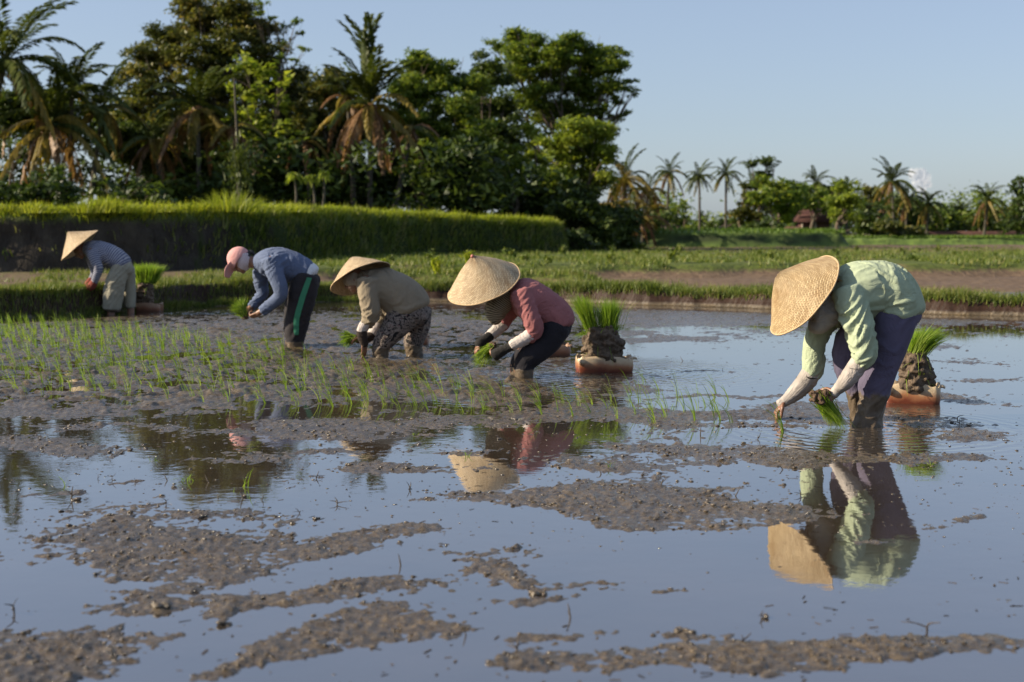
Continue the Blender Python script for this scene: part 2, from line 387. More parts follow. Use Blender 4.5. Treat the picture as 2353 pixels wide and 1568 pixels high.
def land_height(x, y):
    """Bunds, the second paddy and the meadow beyond."""
    yb = interp(x, BUND) + .25 * fbm(x * .5, x * 0 + 3, 0, 3)
    d = y - yb
    wid = 1.0 + .5 * (x < -4)
    hb = np.where(x < -3.5, .33, .22) + .05 * fbm(x * .8, y * .8, 4, 3)
    b = (hb + .12) * sstep(-.02, .15, d + .05 * fbm(x * 3, y * 3, 14, 3)) * (1 - sstep(wid, wid + .5, d)) - .12
    left = sstep(-3.4, -5.2, x)
    flat2 = np.where(d > .8, .035 + .03 * fbm(x * .35, y * .5, 6, 4), -.1)
    flat2 = flat2 - .06 * np.exp(-((d - 2.3 - .3 * np.sin(x)) / .55) ** 2) * (x > -3)
    flat2 = flat2 + left * .12 * sstep(.8, 2.0, d)
    pond = np.exp(-((x + 6.3) / 1.6) ** 2 - ((y - 28) / 2.8) ** 2); flat2 = flat2 - pond * .28
    b2 = .30 * sstep(0, .3, y - (28.6 - .6 * (x > -.5) * (x + .5) + .2 * np.sin(x * 2))) * (1 - sstep(1.2, 1.7, y - (28.6 - .6 * (x > -.5) * (x + .5)))) * sstep(-3.6, -2.4, x) * sstep(2.2, 1.2, x)
    meadow = sstep(32.9 + 2.2 * 0, 33.9, y - 1.6 * sstep(3, 9, x) + .9 * fbm(x * .3, y * .1, 2, 3) + np.where(x < -1, .9 * (x + 1), 0) * -.5) * sstep(-7.5, -5.0, x)
    h = np.maximum(b, np.maximum(flat2, b2))
    h = h * (1 - meadow) + meadow * (.33 - .30 * sstep(38, 84, y) + .04 * fbm(x * .5, y * .4, 9, 3))
    h = h + .02 * fbm(x * 3, y * 2, 8, 3)
    return h
def fan_grid(d0, d1, nr, nc, spread, fn):
    d = d0 * (d1 / d0) ** np.linspace(0, 1, nr)
    u = np.linspace(-spread, spread, nc)
    Y, U = np.meshgrid(d, u, indexing='ij'); X = U * (Y + 1.0)
    Z = fn(X, Y)
    V = np.stack([X, Y, Z], -1).reshape(-1, 3)
    i = np.arange(nr - 1)[:, None] * nc; j = np.arange(nc - 1)[None]
    F = np.stack([i + j, i + j + 1, i + nc + j + 1, i + nc + j], -1).reshape(-1, 4)
    return V, F
def near_fn(x, y):
    yb = interp(x, BUND); m = mud_height(x, y); k = sstep(-.5, .05, y - yb + .1)
    m = m - .05 * np.exp(-((y - yb + .45) / .45) ** 2)
    return m * (1 - k) + k * land_height(x, y)

# mud material
def mud_material(name, dry=False):
    m, t, p = new_mat(name)
    z, pos = worldz(t)
    mp = nd(t, 'ShaderNodeMapping'); lk(t, pos, mp.inputs[0]); v = mp.outputs[0]
    n1 = nz(t, v, 2.2, 5); n2 = nz(t, v, 34, 6, .7); n3 = nz(t, v, 120, 3, .6)
    base = ramp(t, n2, [(.32, (.038, .029, .017)), (.5, (.104, .081, .050)), (.68, (.195, .155, .098))])
    tone = ramp(t, n1, [(.35, (.85, .85, .9)), (.65, (1.1, 1.03, .92))])
    c = mix(t, 1.0, base, tone, 'MULTIPLY')
    hz = maprange(t, z, -.004, .03, 0, 1)
    c = mix(t, hz, mix(t, 1.0, c, (.78, .76, .76), 'MULTIPLY'), c)
    soil = ramp(t, n2, [(.3, (.018, .010, .007)), (.7, (.050, .027, .018))])
    c = mix(t, maprange(t, mathn(t, 'ADD', z, mathn(t, 'MULTIPLY', mathn(t, 'SUBTRACT', n1, .5), .05)), .035, .06, 0, 1), c, soil)
    if dry: c = mix(t, 1.0, c, (1.15, 1.0, .88), 'MULTIPLY')
    # reddish brown flecks of rotten straw
    fl = maprange(t, nz(t, v, 75, 2, .7), .66, .72, 0, 1)
    c = mix(t, mathn(t, 'MULTIPLY', fl, .6), c, (.10, .045, .025))
    lk(t, c, p.inputs['Base Color'])
    rg = mathn(t, 'ADD', maprange(t, z, 0, .022, .13, .42), mathn(t, 'MULTIPLY', mathn(t, 'SUBTRACT', n2, .5), .4))
    if dry: rg = mathn(t, 'ADD', rg, .3)
    lk(t, rg, p.inputs['Roughness'])
    lk(t, maprange(t, z, .03, .07, .75, .15), p.inputs['Specular IOR Level'])
    h = mathn(t, 'ADD', mathn(t, 'MULTIPLY', n2, .6), mathn(t, 'MULTIPLY', n3, .5))
    bump(t, p, h, .6, .016); return m
M_MUD = mud_material('wet_mud')
# bank soil / meadow soil
def soil_material():
    m, t, p = new_mat('meadow_ground')
    z, pos = worldz(t)
    n1 = nz(t, pos, .35, 5); n2 = nz(t, pos, 6, 5)
    mudc = ramp(t, n2, [(.3, (.085, .055, .036)), (.7, (.18, .125, .082))])
    grass = ramp(t, n2, [(.3, (.045, .06, .012)), (.7, (.11, .14, .025))])
    sz = mathn(t, 'ADD', z, mathn(t, 'MULTIPLY', mathn(t, 'SUBTRACT', n2, .5), .18))
    k = maprange(t, sz, .14, .24, 0, 1)
    k = mathn(t, 'MULTIPLY', k, maprange(t, n1, .3, .42, 0, 1))
    c = mix(t, k, mudc, grass)
    lk(t, c, p.inputs['Base Color']); lk(t, maprange(t, z, -.01, .04, .3, .95), p.inputs['Roughness'])
    p.inputs['Specular IOR Level'].default_value = .22
    bump(t, p, n2, .8, .06); return m
M_SOIL = soil_material()

V, F = fan_grid(3.25, 26.0, 790, 640, .43, near_fn)
obj('paddy_mud', smooth(mesh_from('paddy_mud', V, F)), M_MUD)
tag(bpy.data.objects['paddy_mud'], 'wet grey brown mud islands and churned furrows showing through the flooded paddy', None, None, 'structure')
V, F = fan_grid(17.0, 320.0, 300, 230, .62, lambda x, y: np.where(y < interp(x, BUND) + 1.2 , -.35, land_height(x, y)) - .0)
# cut away where the near sheet already covers
keep = V[:, 1] > interp(V[:, 0], BUND) + .9
F = F[keep[F].all(1)]
# lie just below the near sheet where both run
nearmask = V[:, 1] < 26.3
V[nearmask, 2] -= .012
o = obj('meadow_ground', smooth(mesh_from('meadow_ground', V, F)), M_SOIL)
tag(o, 'second paddy flat and the low grassy meadow behind the bund', None, None, 'structure')
# the land out to the horizon and to both sides
V = np.array([(-950, 300, -.1), (950, 300, -.1), (950, 950, -.1), (-950, 950, -.1), (-950, -60, -.3), (950, -60, -.3)], float)
o = obj('ground', mesh_from('ground', V, np.array([(4, 5, 1, 0), (0, 1, 2, 3)])), M_SOIL)
tag(o, 'flat farmland running out to the horizon', None, None, 'structure')

# water
def water_material():
    m, t, p = new_mat('muddy_water')
    z, pos = worldz(t)
    n = nz(t, pos, 1.2, 4)
    lk(t, ramp(t, n, [(.3, (.038, .030, .022)), (.7, (.062, .048, .036))]), p.inputs['Base Color'])
    p.inputs['IOR'].default_value = 2.0
    p.inputs['Roughness'].default_value = .02
    film = maprange(t, nz(t, pos, 3.5, 5, .6), .52, .68, 0, 1)          # thin silt film dulls the surface here and there
    lk(t, maprange(t, film, 0, 1, .012, .07), p.inputs['Roughness'])
    rp = nz(t, pos, 9, 3, .5); rp2 = nz(t, pos, 38, 2, .5)
    h = mathn(t, 'ADD', mathn(t, 'MULTIPLY', rp, 1.0), mathn(t, 'MULTIPLY', rp2, .12))
    # rings spread from the legs and the dragged trays
    tot = None
    for (cx, cy, rad, amp) in RINGS:
        d = nd(t, 'ShaderNodeVectorMath', operation='DISTANCE'); lk(t, pos, d.inputs[0]); d.inputs[1].default_value = (cx, cy, 0)
        dd = mathn(t, 'ADD', d.outputs['Value'], mathn(t, 'MULTIPLY', rp, .12))
        w = mathn(t, 'MULTIPLY', mathn(t, 'SINE', mathn(t, 'MULTIPLY', dd, 60)), maprange(t, d.outputs['Value'], 0, rad, amp, 0))
        tot = w if tot is None else mathn(t, 'ADD', tot, w)
    h = mathn(t, 'ADD', h, tot)
    bump(t, p, h, .12, .004)
    gl = nd(t, 'ShaderNodeBsdfGlossy'); gl.inputs['Color'].default_value = (.93, .95, .98, 1); gl.inputs['Roughness'].default_value = .03
    lk(t, p.inputs['Normal'].links[0].from_socket, gl.inputs['Normal'])
    ms = nd(t, 'ShaderNodeMixShader'); ms.inputs[0].default_value = .26; lk(t, p.outputs[0], ms.inputs[1]); lk(t, gl.outputs[0], ms.inputs[2])
    lk(t, ms.outputs[0], t.nodes['Material Output'].inputs[0]); return m
RINGS = [(G(1995, 985).x, G(1995, 985).y, 1.2, 4.0), (G(1225, 880).x, G(1225, 880).y, 1.7, 5.0), (G(1400, 860).x, G(1400, 860).y + .2, 1.6, 4.0), (G(890, 835).x, G(890, 835).y, 1.3, 4.0), (G(1785, 975).x, G(1785, 975).y, .35, 2.0)]
M_WATER = water_material()
V = np.array([(-22, -6, 0), (22, -6, 0), (26, 33.5, 0), (-26, 33.5, 0)], float)
o = obj('water', mesh_from('water', V, np.array([(0, 1, 2, 3)])), M_WATER)
tag(o, 'shallow brown paddy water mirroring the pale blue sky', None, None, 'structure')
# mud bottom beyond the detailed sheet so that the water has a bed everywhere near by
V = np.array([(-22, -6, -.06), (22, -6, -.06), (26, 34, -.06), (-26, 34, -.06)], float)
o = obj('paddy_bed', mesh_from('paddy_bed', V, np.array([(0, 1, 2, 3)])), M_MUD)
tag(o, 'mud bed under the paddy water', None, None, 'structure')

# loose clods on the nearer mud
def icosa(sub=0):
    bm = bmesh.new(); bmesh.ops.create_icosphere(bm, subdivisions=sub + 1, radius=1)
    v = np.array([x.co[:] for x in bm.verts]); f = np.array([[q.index for q in p.verts] for p in bm.faces]); bm.free(); return v, f
IV, IF = icosa(0)
n = 60000
Y = 3.4 * (9.0 / 3.4) ** rng.random(n); X = (rng.random(n) * 2 - 1) * .42 * Y
H = mud_height(X, Y)
clump = fbm(X * 5, Y * 4, 21, 3)
ok = (H > -.013) & (rng.random(n) < np.where(H > 0, np.clip(.2 + clump * .45, .03, 1), .10 * (Y > 5.2) + .015))
X, Y, H = X[ok][:9000], Y[ok][:9000], np.maximum(H[ok][:9000], -.001)
n = len(X); r = (.0022 + .0065 * rng.random(n) ** 3.5) * np.where(H <= 0, .7, 1)
r *= np.clip(Y / 5.5, .85, 1.3)
Vc = (IV[None] * (1 + .22 * rng.standard_normal((n, len(IV), 3))) * np.stack([r * 1.5, r * 1.2, r * .55], -1)[:, None])
Vc += np.stack([X, Y, H + r * .15], -1)[:, None]
Fc = (IF[None] + (np.arange(n) * len(IV))[:, None, None]).reshape(-1, 3)
o = obj('mud_clods', smooth(mesh_from('mud_clods', Vc.reshape(-1, 3), Fc)), M_MUD)
tag(o, 'small crumbs and clods of mud strewn over the islands', 'mud crumbs', None, 'stuff')

# straw and leaf bits floating on the water
n = 1500
Y = 3.6 * (17 / 3.6) ** rng.random(n); X = (rng.random(n) * 2 - 1) * .42 * Y
ok = fbm(X * .8, Y * .7, 81, 3) + .25 * (Y > 6) > .08; X, Y = X[ok], Y[ok]; n = len(X)
th = rng.random(n) * 6.283; ln = .004 + .018 * rng.random(n) ** 2; wd = .0012 + .003 * rng.random(n)
dx = np.stack([np.cos(th) * ln, np.sin(th) * ln, np.zeros(n)], -1); dw = np.stack([-np.sin(th) * wd, np.cos(th) * wd, np.zeros(n)], -1)
c = np.stack([X, Y, np.maximum(mud_height(X, Y), 0) + .0012], -1)
V = np.stack([c - dx - dw, c + dx - dw, c + dx + dw + (0, 0, .002), c - dx + dw + (0, 0, .001)], 1).reshape(-1, 3)
o = obj('straw_bits', mesh_from('straw_bits', V, np.arange(n * 4).reshape(-1, 4)), plain('rotten_straw', (.06, .042, .028), .6, .6, 300, .1))
tag(o, 'flecks of rotten straw and leaf floating on the water', 'straw bits', None, 'stuff')
# ------------------------------------------------------------------ blades of grass
def blade_geo(B, H, L, Wd, seg=2, facing=None, droop=.25, axis=None):
    """B base points, H heights, L lean vectors (n,3), Wd widths."""
    B = np.asarray(B, float); n = len(B); H = np.broadcast_to(H, n); Wd = np.broadcast_to(Wd, n)
    th = rng.random(n) * math.pi * 2 if facing is None else facing
    w = np.stack([np.cos(th), np.sin(th), np.zeros(n)], -1) * (Wd * .5)[:, None]
    up = np.array([0, 0, 1.0]) if axis is None else np.asarray(axis, float)
    if up.ndim == 2: upn = up
    else: upn = np.broadcast_to(up, (n, 3))
    rows = []
    for k in range(seg + 1):
        t = k / seg
        c = B + upn * (H * t)[:, None] + L * (t ** 1.8)
        c[:, 2] -= droop * np.linalg.norm(L, axis=1) * t ** 3
        if k == seg: rows.append(c[:, None])
        else:
            wk = w * (1 - t * .55)
            rows.append(np.stack([c - wk, c + wk], 1))
    V = np.concatenate(rows, 1); m = V.shape[1]
    o = (np.arange(n) * m)[:, None]
    Q = [o + np.array([[2 * k, 2 * k + 1, 2 * k + 3, 2 * k + 2]]) for k in range(seg - 1)]
    T = o + np.array([[2 * seg - 2, 2 * seg - 1, 2 * seg]])
    tone = np.repeat(rng.random(n), m)
    return V.reshape(-1, 3), (np.concatenate(Q) if Q else np.zeros((0, 4), int)), T, tone
def blade_mesh(name, *a, **k):
    V, Q, T, tone = blade_geo(*a, **k)
    me = mesh_from(name, V, [Q, T] if len(Q) else T)
    add_attr(me, 'tone', tone[:len(me.vertices)]); return me

M_GRASS = leafy('bund_grass', [(.25, (.05, .08, .014)), (.45, (.11, .16, .022)), (.62, (.19, .215, .05)), (.75, (.27, .24, .10))], .38, .9, detail=4)
M_LUSH = leafy('lush_grass', [(.25, (.15, .20, .016)), (.5, (.25, .30, .024)), (.75, (.36, .36, .055))], .52, .35)
M_SEED = leafy('seedling_leaf', [(.2, (.12, .23, .022)), (.5, (.22, .34, .032)), (.8, (.36, .43, .08))], .48, 6)
M_DRY = leafy('dry_stem', [(.2, (.12, .08, .04)), (.8, (.30, .23, .12))], .2, 6)

def on_land(x, y):
    return np.where(y < 26, near_fn(x, y), land_height(x, y))
def scatter(n, fx, keep, h, w, name, m, label, cat, lean=.35, seg=2):
    x, y = fx(n); z = on_land(x, y); ok = keep(x, y, z)
    x, y, z = x[ok], y[ok], z[ok]; n = len(x)
    hh = h * (.5 + rng.random(n)) * (1 + .45 * fbm(x * 1.2, y * 1.2, 5, 3))
    L = rng.normal(size=(n, 3)) * lean * hh[:, None]; L[:, 2] = 0
    me = blade_mesh(name, np.stack([x, y, z - .01], -1), hh, L, w * (.7 + .6 * rng.random(n)), seg=seg)
    return tag(obj(name, me, m), label, cat, None, 'stuff')
def fx_bund(n):
    x = rng.uniform(-9.5, 9.5, n); return x, interp(x, BUND) + np.where(rng.random(n) < .4, rng.uniform(-.08, .3, n), rng.uniform(-.05, 1.75, n))
scatter(80000, fx_bund, lambda x, y, z: (z > np.where(x < -2.5, -.02, .14) + .06 * fbm(x * .9, y, 6, 3)) & (rng.random(len(x)) < np.where(x > -3, .75, 1.0)) & ~((x < -5.7) & (y > interp(x, BUND) + 1.0) & (rng.random(len(x)) < .7)), .12, .0115, 'bund_grass', M_GRASS,
        'low sunlit grass growing along the top of the mud bund', 'grass')
def fx_b2(n): return rng.uniform(-3.6, 2.2, n), rng.uniform(27.6, 30.6, n)
scatter(9000, fx_b2, lambda x, y, z: z > .12, .11, .02, 'bund_grass', M_GRASS, 'darker grass on the short second bund behind the first', 'grass')
def fx_mead(n):
    y = 32 * (89 / 32) ** rng.random(n); return rng.uniform(-.16, .44, n) * y, y
scatter(72000, fx_mead, lambda x, y, z: (y > 33) & (z > .33 - .30 * sstep(38, 84, y) - .12) & (fbm(x * .45, y * .25, 12, 3) > np.where(y < 42, -.25, .0)), .115, .04, 'meadow_grass', M_GRASS, 'weedy grass of the meadow between the second paddy and the tree belt', 'grass', seg=1)
def fx_left(n):
    x = rng.uniform(-11, -3.5, n); return x, rng.uniform(22, 34, n)
scatter(14000, fx_left, lambda x, y, z: (z > .10) & (fbm(x * .8, y * .5, 14, 3) > .05), .11, .025, 'meadow_grass', M_GRASS, 'thin grass on the brown strip below the tall earth bank', 'grass', seg=1)
# weeds standing taller in the meadow
def weed_mesh(name, h, n=26, leaf=.07):
    B = np.zeros((n, 3)); B[:, :2] = rng.normal(size=(n, 2)) * .05; k = rng.random(n)
    B[:, 2] = k * h * .7
    L = rng.normal(size=(n, 3)) * .09; L[:, 2] = .0
    return blade_mesh(name, B, h * .35 * (1.3 - k), L, leaf, seg=2)
WEEDS = [weed_mesh('weed', .35), weed_mesh('weed', .5, 34), weed_mesh('weed', .28, 20, .09)]
for k in range(46):
    d = 33 * (75 / 33) ** rnd.random(); x = rnd.uniform(-.12, .40) * d
    o = obj('weed', WEEDS[k % 3], M_GRASS); z = float(on_land(np.array([x]), np.array([d]))[0])
    o.location = (x, d, z); o.rotation_euler.z = rnd.random() * 6; s = rnd.uniform(.6, 1.2); o.scale = (s, s, s)
    tag(o, 'leafy green weed standing above the grass of the meadow', 'weed', 'weeds dotted over the meadow')
for (px, py, h) in [(1075, 590, .55), (650, 560, .95), (1003, 600, .45), (880, 592, .35), (1150, 590, .3), (725, 560, .9)]:
    if px == 725: continue
    g = G(px, py + 30, .33); o = obj('weed', weed_mesh('weed', h, 60, .05), M_LUSH); o.location = g
    tag(o, {1075: 'spiky grass clump right of the straw hats at the foot of the bank', 650: 'tall leafy weed against the dark bank behind the pink cap', 1003: 'thin weed at the bank foot above the khaki shirt', 880: 'small weed at the bank foot left of the khaki planter', 1150: 'low weed at the bank foot above the pink shirt'}[px], 'weed')

# ------------------------------------------------------------------ tall earth bank with the grassy terrace on top
def bank_sheet(name, base, top, depth, m, seed, mtop, label, slope=.5, end_round=3):
    """base: list of (x, y) along the foot; the sheet climbs to top and runs back."""
    P = catmull([(q[0], q[1], q[2] if len(q) > 2 else top) for q in base], 60); L = np.concatenate([[0], np.cumsum(np.linalg.norm(np.diff(P[:, :2], axis=0), axis=1))])
    s = np.linspace(0, L[-1], int(min(420, L[-1] * 8))); C = np.stack([np.interp(s, L, P[:, k]) for k in range(3)], -1)
    T = np.gradient(C[:, :2], axis=0); T /= np.linalg.norm(T, axis=1)[:, None]
    N = np.stack([-T[:, 1], T[:, 0]], -1)                    # away from the viewer
    tp = C[:, 2]
    prof = [(-.35, -.4), (-.12, -.05), (0, .1), (.08, .3), (.16, .5), (.22, .68), (.30, .84), (.36, .93), (.50, 1.0), (.8, 1.03), (1.6, 1.03), (4, 1.0), (9, 1.0), (depth, 1.0)]
    V = []
    for a, b in prof:
        off = a * slope * 2 if a < 1 else a
        x = C[:, 0] + N[:, 0] * off; y = C[:, 1] + N[:, 1] * off
        z = b * tp
        if 0 < b < 1.02 and a < 1:
            dsp = .16 * fbm(s * .9, z * 1.3, seed, 3) + .07 * fbm(s * 4, z * 3.5, seed + 3, 3)
            x = x + N[:, 0] * dsp; y = y + N[:, 1] * dsp
            z = z + .08 * fbm(s * .6, s * 0, seed + 5, 3) * b
        V.append(np.stack([x, y, z], -1))
    V = np.array(V); nr, nc = V.shape[:2]
    i = np.arange(nr - 1)[:, None] * nc; j = np.arange(nc - 1)[None]
    F = np.stack([i + j, i + j + 1, i + nc + j + 1, i + nc + j], -1).reshape(-1, 4)
    o = obj(name, smooth(mesh_from(name, V.reshape(-1, 3), F)), m)
    tag(o, label, None, None, 'structure')
    return s, C, N, tp, V
def bank_material():
    m, t, p = new_mat('bank_soil'); z, pos = worldz(t)
    sx = nd(t, 'ShaderNodeMapping'); sx.inputs['Scale'].default_value = (1, 1, .35); lk(t, pos, sx.inputs[0])
    n = nz(t, sx.outputs[0], 2.2, 5, .6); n2 = nz(t, sx.outputs[0], 14, 4)
    c = ramp(t, n, [(.3, (.028, .024, .020)), (.5, (.050, .043, .036)), (.7, (.078, .068, .052))])
    g = ramp(t, n2, [(.3, (.016, .024, .008)), (.7, (.040, .058, .014))])
    gx = nd(t, 'ShaderNodeSeparateXYZ'); lk(t, pos, gx.inputs[0])
    k = mathn(t, 'ADD', maprange(t, gx.outputs[0], -9.5, -5.5, -.28, .25), n)      # the soil is bare at the left, weedy to the right
    c = mix(t, maprange(t, k, .44, .60, 0, 1), c, g)
    c = mix(t, maprange(t, mathn(t, 'ADD', z, mathn(t, 'MULTIPLY', n2, .3)), 1.45, 1.7, 0, 1), c, (.10, .13, .025))
    lk(t, c, p.inputs['Base Color']); p.inputs['Roughness'].default_value = .95; p.inputs['Specular IOR Level'].default_value = .15
    bump(t, p, mathn(t, 'ADD', n, n2), .9, .12); return m
M_BANK = bank_material()
bs, bC, bN, btp, bV = bank_sheet('earth_bank', [(x, y, z) for (x, y), z in zip(BANK, [1.55, 1.56, 1.60, 1.63, 1.66, 1.60, 1.40])] + [(2.15, 64, 1.4), (2.6, 95, 1.3)], 1.7, 46, M_BANK, 5, None,
                               'dark eroded earth bank rising behind the paddy with a terrace on top')
# grass on the lip, hanging down the face and on the terrace
def bank_grass(n, off, zf, h, w, name, m, label, lean_out=.5, cut=None):
    i = rng.integers(2, len(bs) - 40, n)
    f = rng.random(n); c = bC[i] * (1 - f)[:, None] + bC[i + 1] * f[:, None]; N = bN[i]
    o = off(n); z = zf(n, o, i)
    B = np.stack([c[:, 0] + N[:, 0] * o, c[:, 1] + N[:, 1] * o, z * c[:, 2]], -1)
    hh = h * (.5 + rng.random(n)) * (1 + .6 * fbm(bs[i] * .8, bs[i] * 0, 2, 3))
    if cut is not None:
        ok = cut(bs[i], o, z); B, hh, N = B[ok], hh[ok], N[ok]
    n = len(B)
    L = rng.normal(size=(n, 3)) * .3 * hh[:, None]; L[:, :2] -= N * (lean_out * hh)[:, None]; L[:, 2] = 0
    return tag(obj(name, blade_mesh(name, B, hh, L, w * (.7 + .6 * rng.random(n)), seg=2, droop=.9), m), label, 'grass', None, 'stuff')
bank_grass(42000, lambda n: np.where(rng.random(n) < .6, .30 + rng.random(n) * .9, .4 + rng.random(n) ** 1.5 * 7), lambda n, o, i: np.clip(.84 + (o - .26) * .7, .6, 1.02), .26, .03, 'terrace_grass', M_LUSH,
           'thick yellow green grass spilling over the lip of the earth bank', .45)
bank_grass(15000, lambda n: .02 + rng.random(n) * .3, lambda n, o, i: .12 + o * 2.6, .30, .035, 'bank_weeds', M_GRASS, 'shaded weeds clinging to the right hand stretch of the bank face', .3,
           cut=lambda s, o, z: rng.random(len(s)) < np.clip((s - 21) / 5, .06, 1))
# tussocks standing above the lip
for (px, py, h) in [(75, 490, .35), (265, 492, .55), (560, 480, .75), (700, 478, .3), (1025, 485, .4), (400, 492, .25), (230, 470, .5)]:
    k = int(np.argmin(np.abs(bC[:, 0] / bC[:, 1] - (px - CX) / FPX))); n_ = 420
    B = np.zeros((n_, 3)); B[:, :2] = rng.normal(size=(n_, 2)) * np.array([h * .75, .25])
    hh = h * (.4 + .6 * rng.random(n_)) * (.55 + .45 * np.exp(-(B[:, 0] / (h * .8)) ** 2)); L = rng.normal(size=(n_, 3)) * .25 * hh[:, None]; L[:, 0] += B[:, 0] * .6; L[:, 2] = 0
    o = obj('grass_tussock', blade_mesh('grass_tussock', B, hh, L, .022, seg=3), M_LUSH)
    o.location = (bC[k, 0] + bN[k, 0] * .5, bC[k, 1] + bN[k, 1] * .5, bC[k, 2] * 1.0)
    tag(o, {75: 'grass tussock on the bank lip at the far left', 265: 'spiky tussock on the bank lip above the striped shirt', 560: 'tallest round tussock on the bank lip under the leaning dracaena', 700: 'low tussock right of the largest one', 1025: 'tussock where the terrace steps down', 400: 'low tussock on the bank lip between two spiky ones', 230: 'thin blade tussock sticking up at the lip left of the spiky one'}[px], 'grass tussock')

# ------------------------------------------------------------------ far terraces on the right
def far_green():
    return leafy('rice_green', [(.3, (.06, .12, .012)), (.6, (.11, .18, .02)), (.8, (.15, .21, .03))], .3, .12)
M_RICE = far_green()
def rice_ground():
    m, t, p = new_mat('rice_terrace'); z, pos = worldz(t); n = nz(t, pos, 1.2, 4)
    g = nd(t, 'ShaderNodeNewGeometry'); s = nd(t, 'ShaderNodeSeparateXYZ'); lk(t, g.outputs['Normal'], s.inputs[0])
    top = ramp(t, n, [(.3, (.07, .125, .018)), (.7, (.13, .19, .03))]); side = ramp(t, n, [(.3, (.020, .032, .010)), (.7, (.045, .065, .018))])  # steep sides painted a darker green: their shade is put into the colour
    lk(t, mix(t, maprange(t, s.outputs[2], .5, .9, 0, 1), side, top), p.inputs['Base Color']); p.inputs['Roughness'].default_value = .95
    bump(t, p, n, .6, .2); return m
M_RICEG = rice_ground()
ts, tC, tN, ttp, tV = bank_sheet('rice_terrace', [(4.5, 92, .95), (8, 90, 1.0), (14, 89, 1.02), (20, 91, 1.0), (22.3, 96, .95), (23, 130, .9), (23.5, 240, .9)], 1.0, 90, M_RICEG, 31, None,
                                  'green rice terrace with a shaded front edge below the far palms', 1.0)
n_ = 9000; i = rng.integers(2, len(ts) // 2, n_); o_ = .3 + rng.random(n_) ** 2 * 6
B = np.stack([tC[i, 0] + tN[i, 0] * o_, tC[i, 1] + tN[i, 1] * o_, tC[i, 2] * np.where(o_ < .8, .9, 1)], -1); L = rng.normal(size=(n_, 3)) * .06; L[:, 2] = 0
tag(obj('rice_crop', blade_mesh('rice_crop', B, .28 * (.6 + rng.random(n_) * .6), L, .09, seg=1), M_RICE), 'bright green rice standing on the far terrace', 'rice crop', None, 'stuff')
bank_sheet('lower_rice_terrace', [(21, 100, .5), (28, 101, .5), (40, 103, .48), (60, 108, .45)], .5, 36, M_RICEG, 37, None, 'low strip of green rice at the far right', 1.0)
n_ = 7000; x_ = rng.uniform(21, 48, n_)
B = np.stack([x_, 101.2 + (x_ - 21) * .1 + rng.random(n_) ** 2 * 8, np.full(n_, .47)], -1); L = rng.normal(size=(n_, 3)) * .06; L[:, 2] = 0
tag(obj('rice_crop', blade_mesh('rice_crop', B, .26 * (.6 + rng.random(n_) * .6), L, .1, seg=1), M_RICE), 'low green rice crop in front of the brown wall', 'rice crop', None, 'stuff')

# ------------------------------------------------------------------ trees
M_BARK = plain('bark', (.12, .095, .072), .9, .35, 6, .6, .2)
M_BARKP = plain('palm_bark', (.085, .075, .06), .9, .3, 8, .6, .2)
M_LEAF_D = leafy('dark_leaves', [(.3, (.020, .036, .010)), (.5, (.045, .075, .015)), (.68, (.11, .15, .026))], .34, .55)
M_LEAF_O = leafy('olive_leaves', [(.3, (.038, .052, .014)), (.5, (.085, .102, .022)), (.64, (.20, .19, .04)), (.76, (.28, .21, .05))], .38, .5)
M_LEAF_M = leafy('mid_leaves', [(.3, (.045, .085, .014)), (.5, (.12, .18, .024)), (.66, (.24, .285, .04))], .46, .5)
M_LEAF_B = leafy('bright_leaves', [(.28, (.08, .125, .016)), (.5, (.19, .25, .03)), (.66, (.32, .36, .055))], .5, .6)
M_FROND = leafy('green_frond', [(.2, (.035, .055, .012)), (.5, (.07, .095, .018)), (.8, (.13, .14, .03))], .32, .8)
M_FRONDY = leafy('yellow_frond', [(.2, (.12, .11, .02)), (.5, (.22, .17, .035)), (.8, (.34, .24, .06))], .4, .8)
M_FRONDD = leafy('dead_frond', [(.2, (.11, .065, .03)), (.5, (.22, .12, .055)), (.8, (.36, .22, .11))], .3, .8)

def leaf_geo(C, size, squash=.5, upbias=.5):
    """Rhombic leaves: two triangles each."""
    n = len(C); N = rng.normal(size=(n, 3)); N[:, 2] = np.abs(N[:, 2]) + upbias; N /= np.linalg.norm(N, axis=1)[:, None]
    A = rng.normal(size=(n, 3)); A -= (A * N).sum(1)[:, None] * N; A /= np.linalg.norm(A, axis=1)[:, None]
    Bv = np.cross(N, A); s = size * (.6 + .8 * rng.random(n)); s = s[:, None]
    V = np.stack([C + A * s * .55, C - A * s * .4 + Bv * s * squash * .5, C - A * s * .4 - Bv * s * squash * .5], 1)
    F = (np.arange(n) * 3)[:, None] + np.array([[0, 1, 2]])
    return V.reshape(-1, 3), F, np.repeat(rng.random(n), 3)
def leaf_mesh(name, C, size, **k):
    V, F, tone = leaf_geo(C, size, **k); me = mesh_from(name, V, F); add_attr(me, 'tone', tone[:len(me.vertices)]); return me
def tubes(name, segs, seg=6):
    """segs: list of (points, radii)."""
    Vs, Fs, n = [], [], 0
    for P, r in segs:
        V, F, caps, *_ = loft(P, r, r, (.13, .97, .2), seg, 3, cap=False); Vs.append(V); Fs.append(F + n); n += len(V)
    return smooth(mesh_from(name, np.vstack(Vs), np.vstack(Fs)))
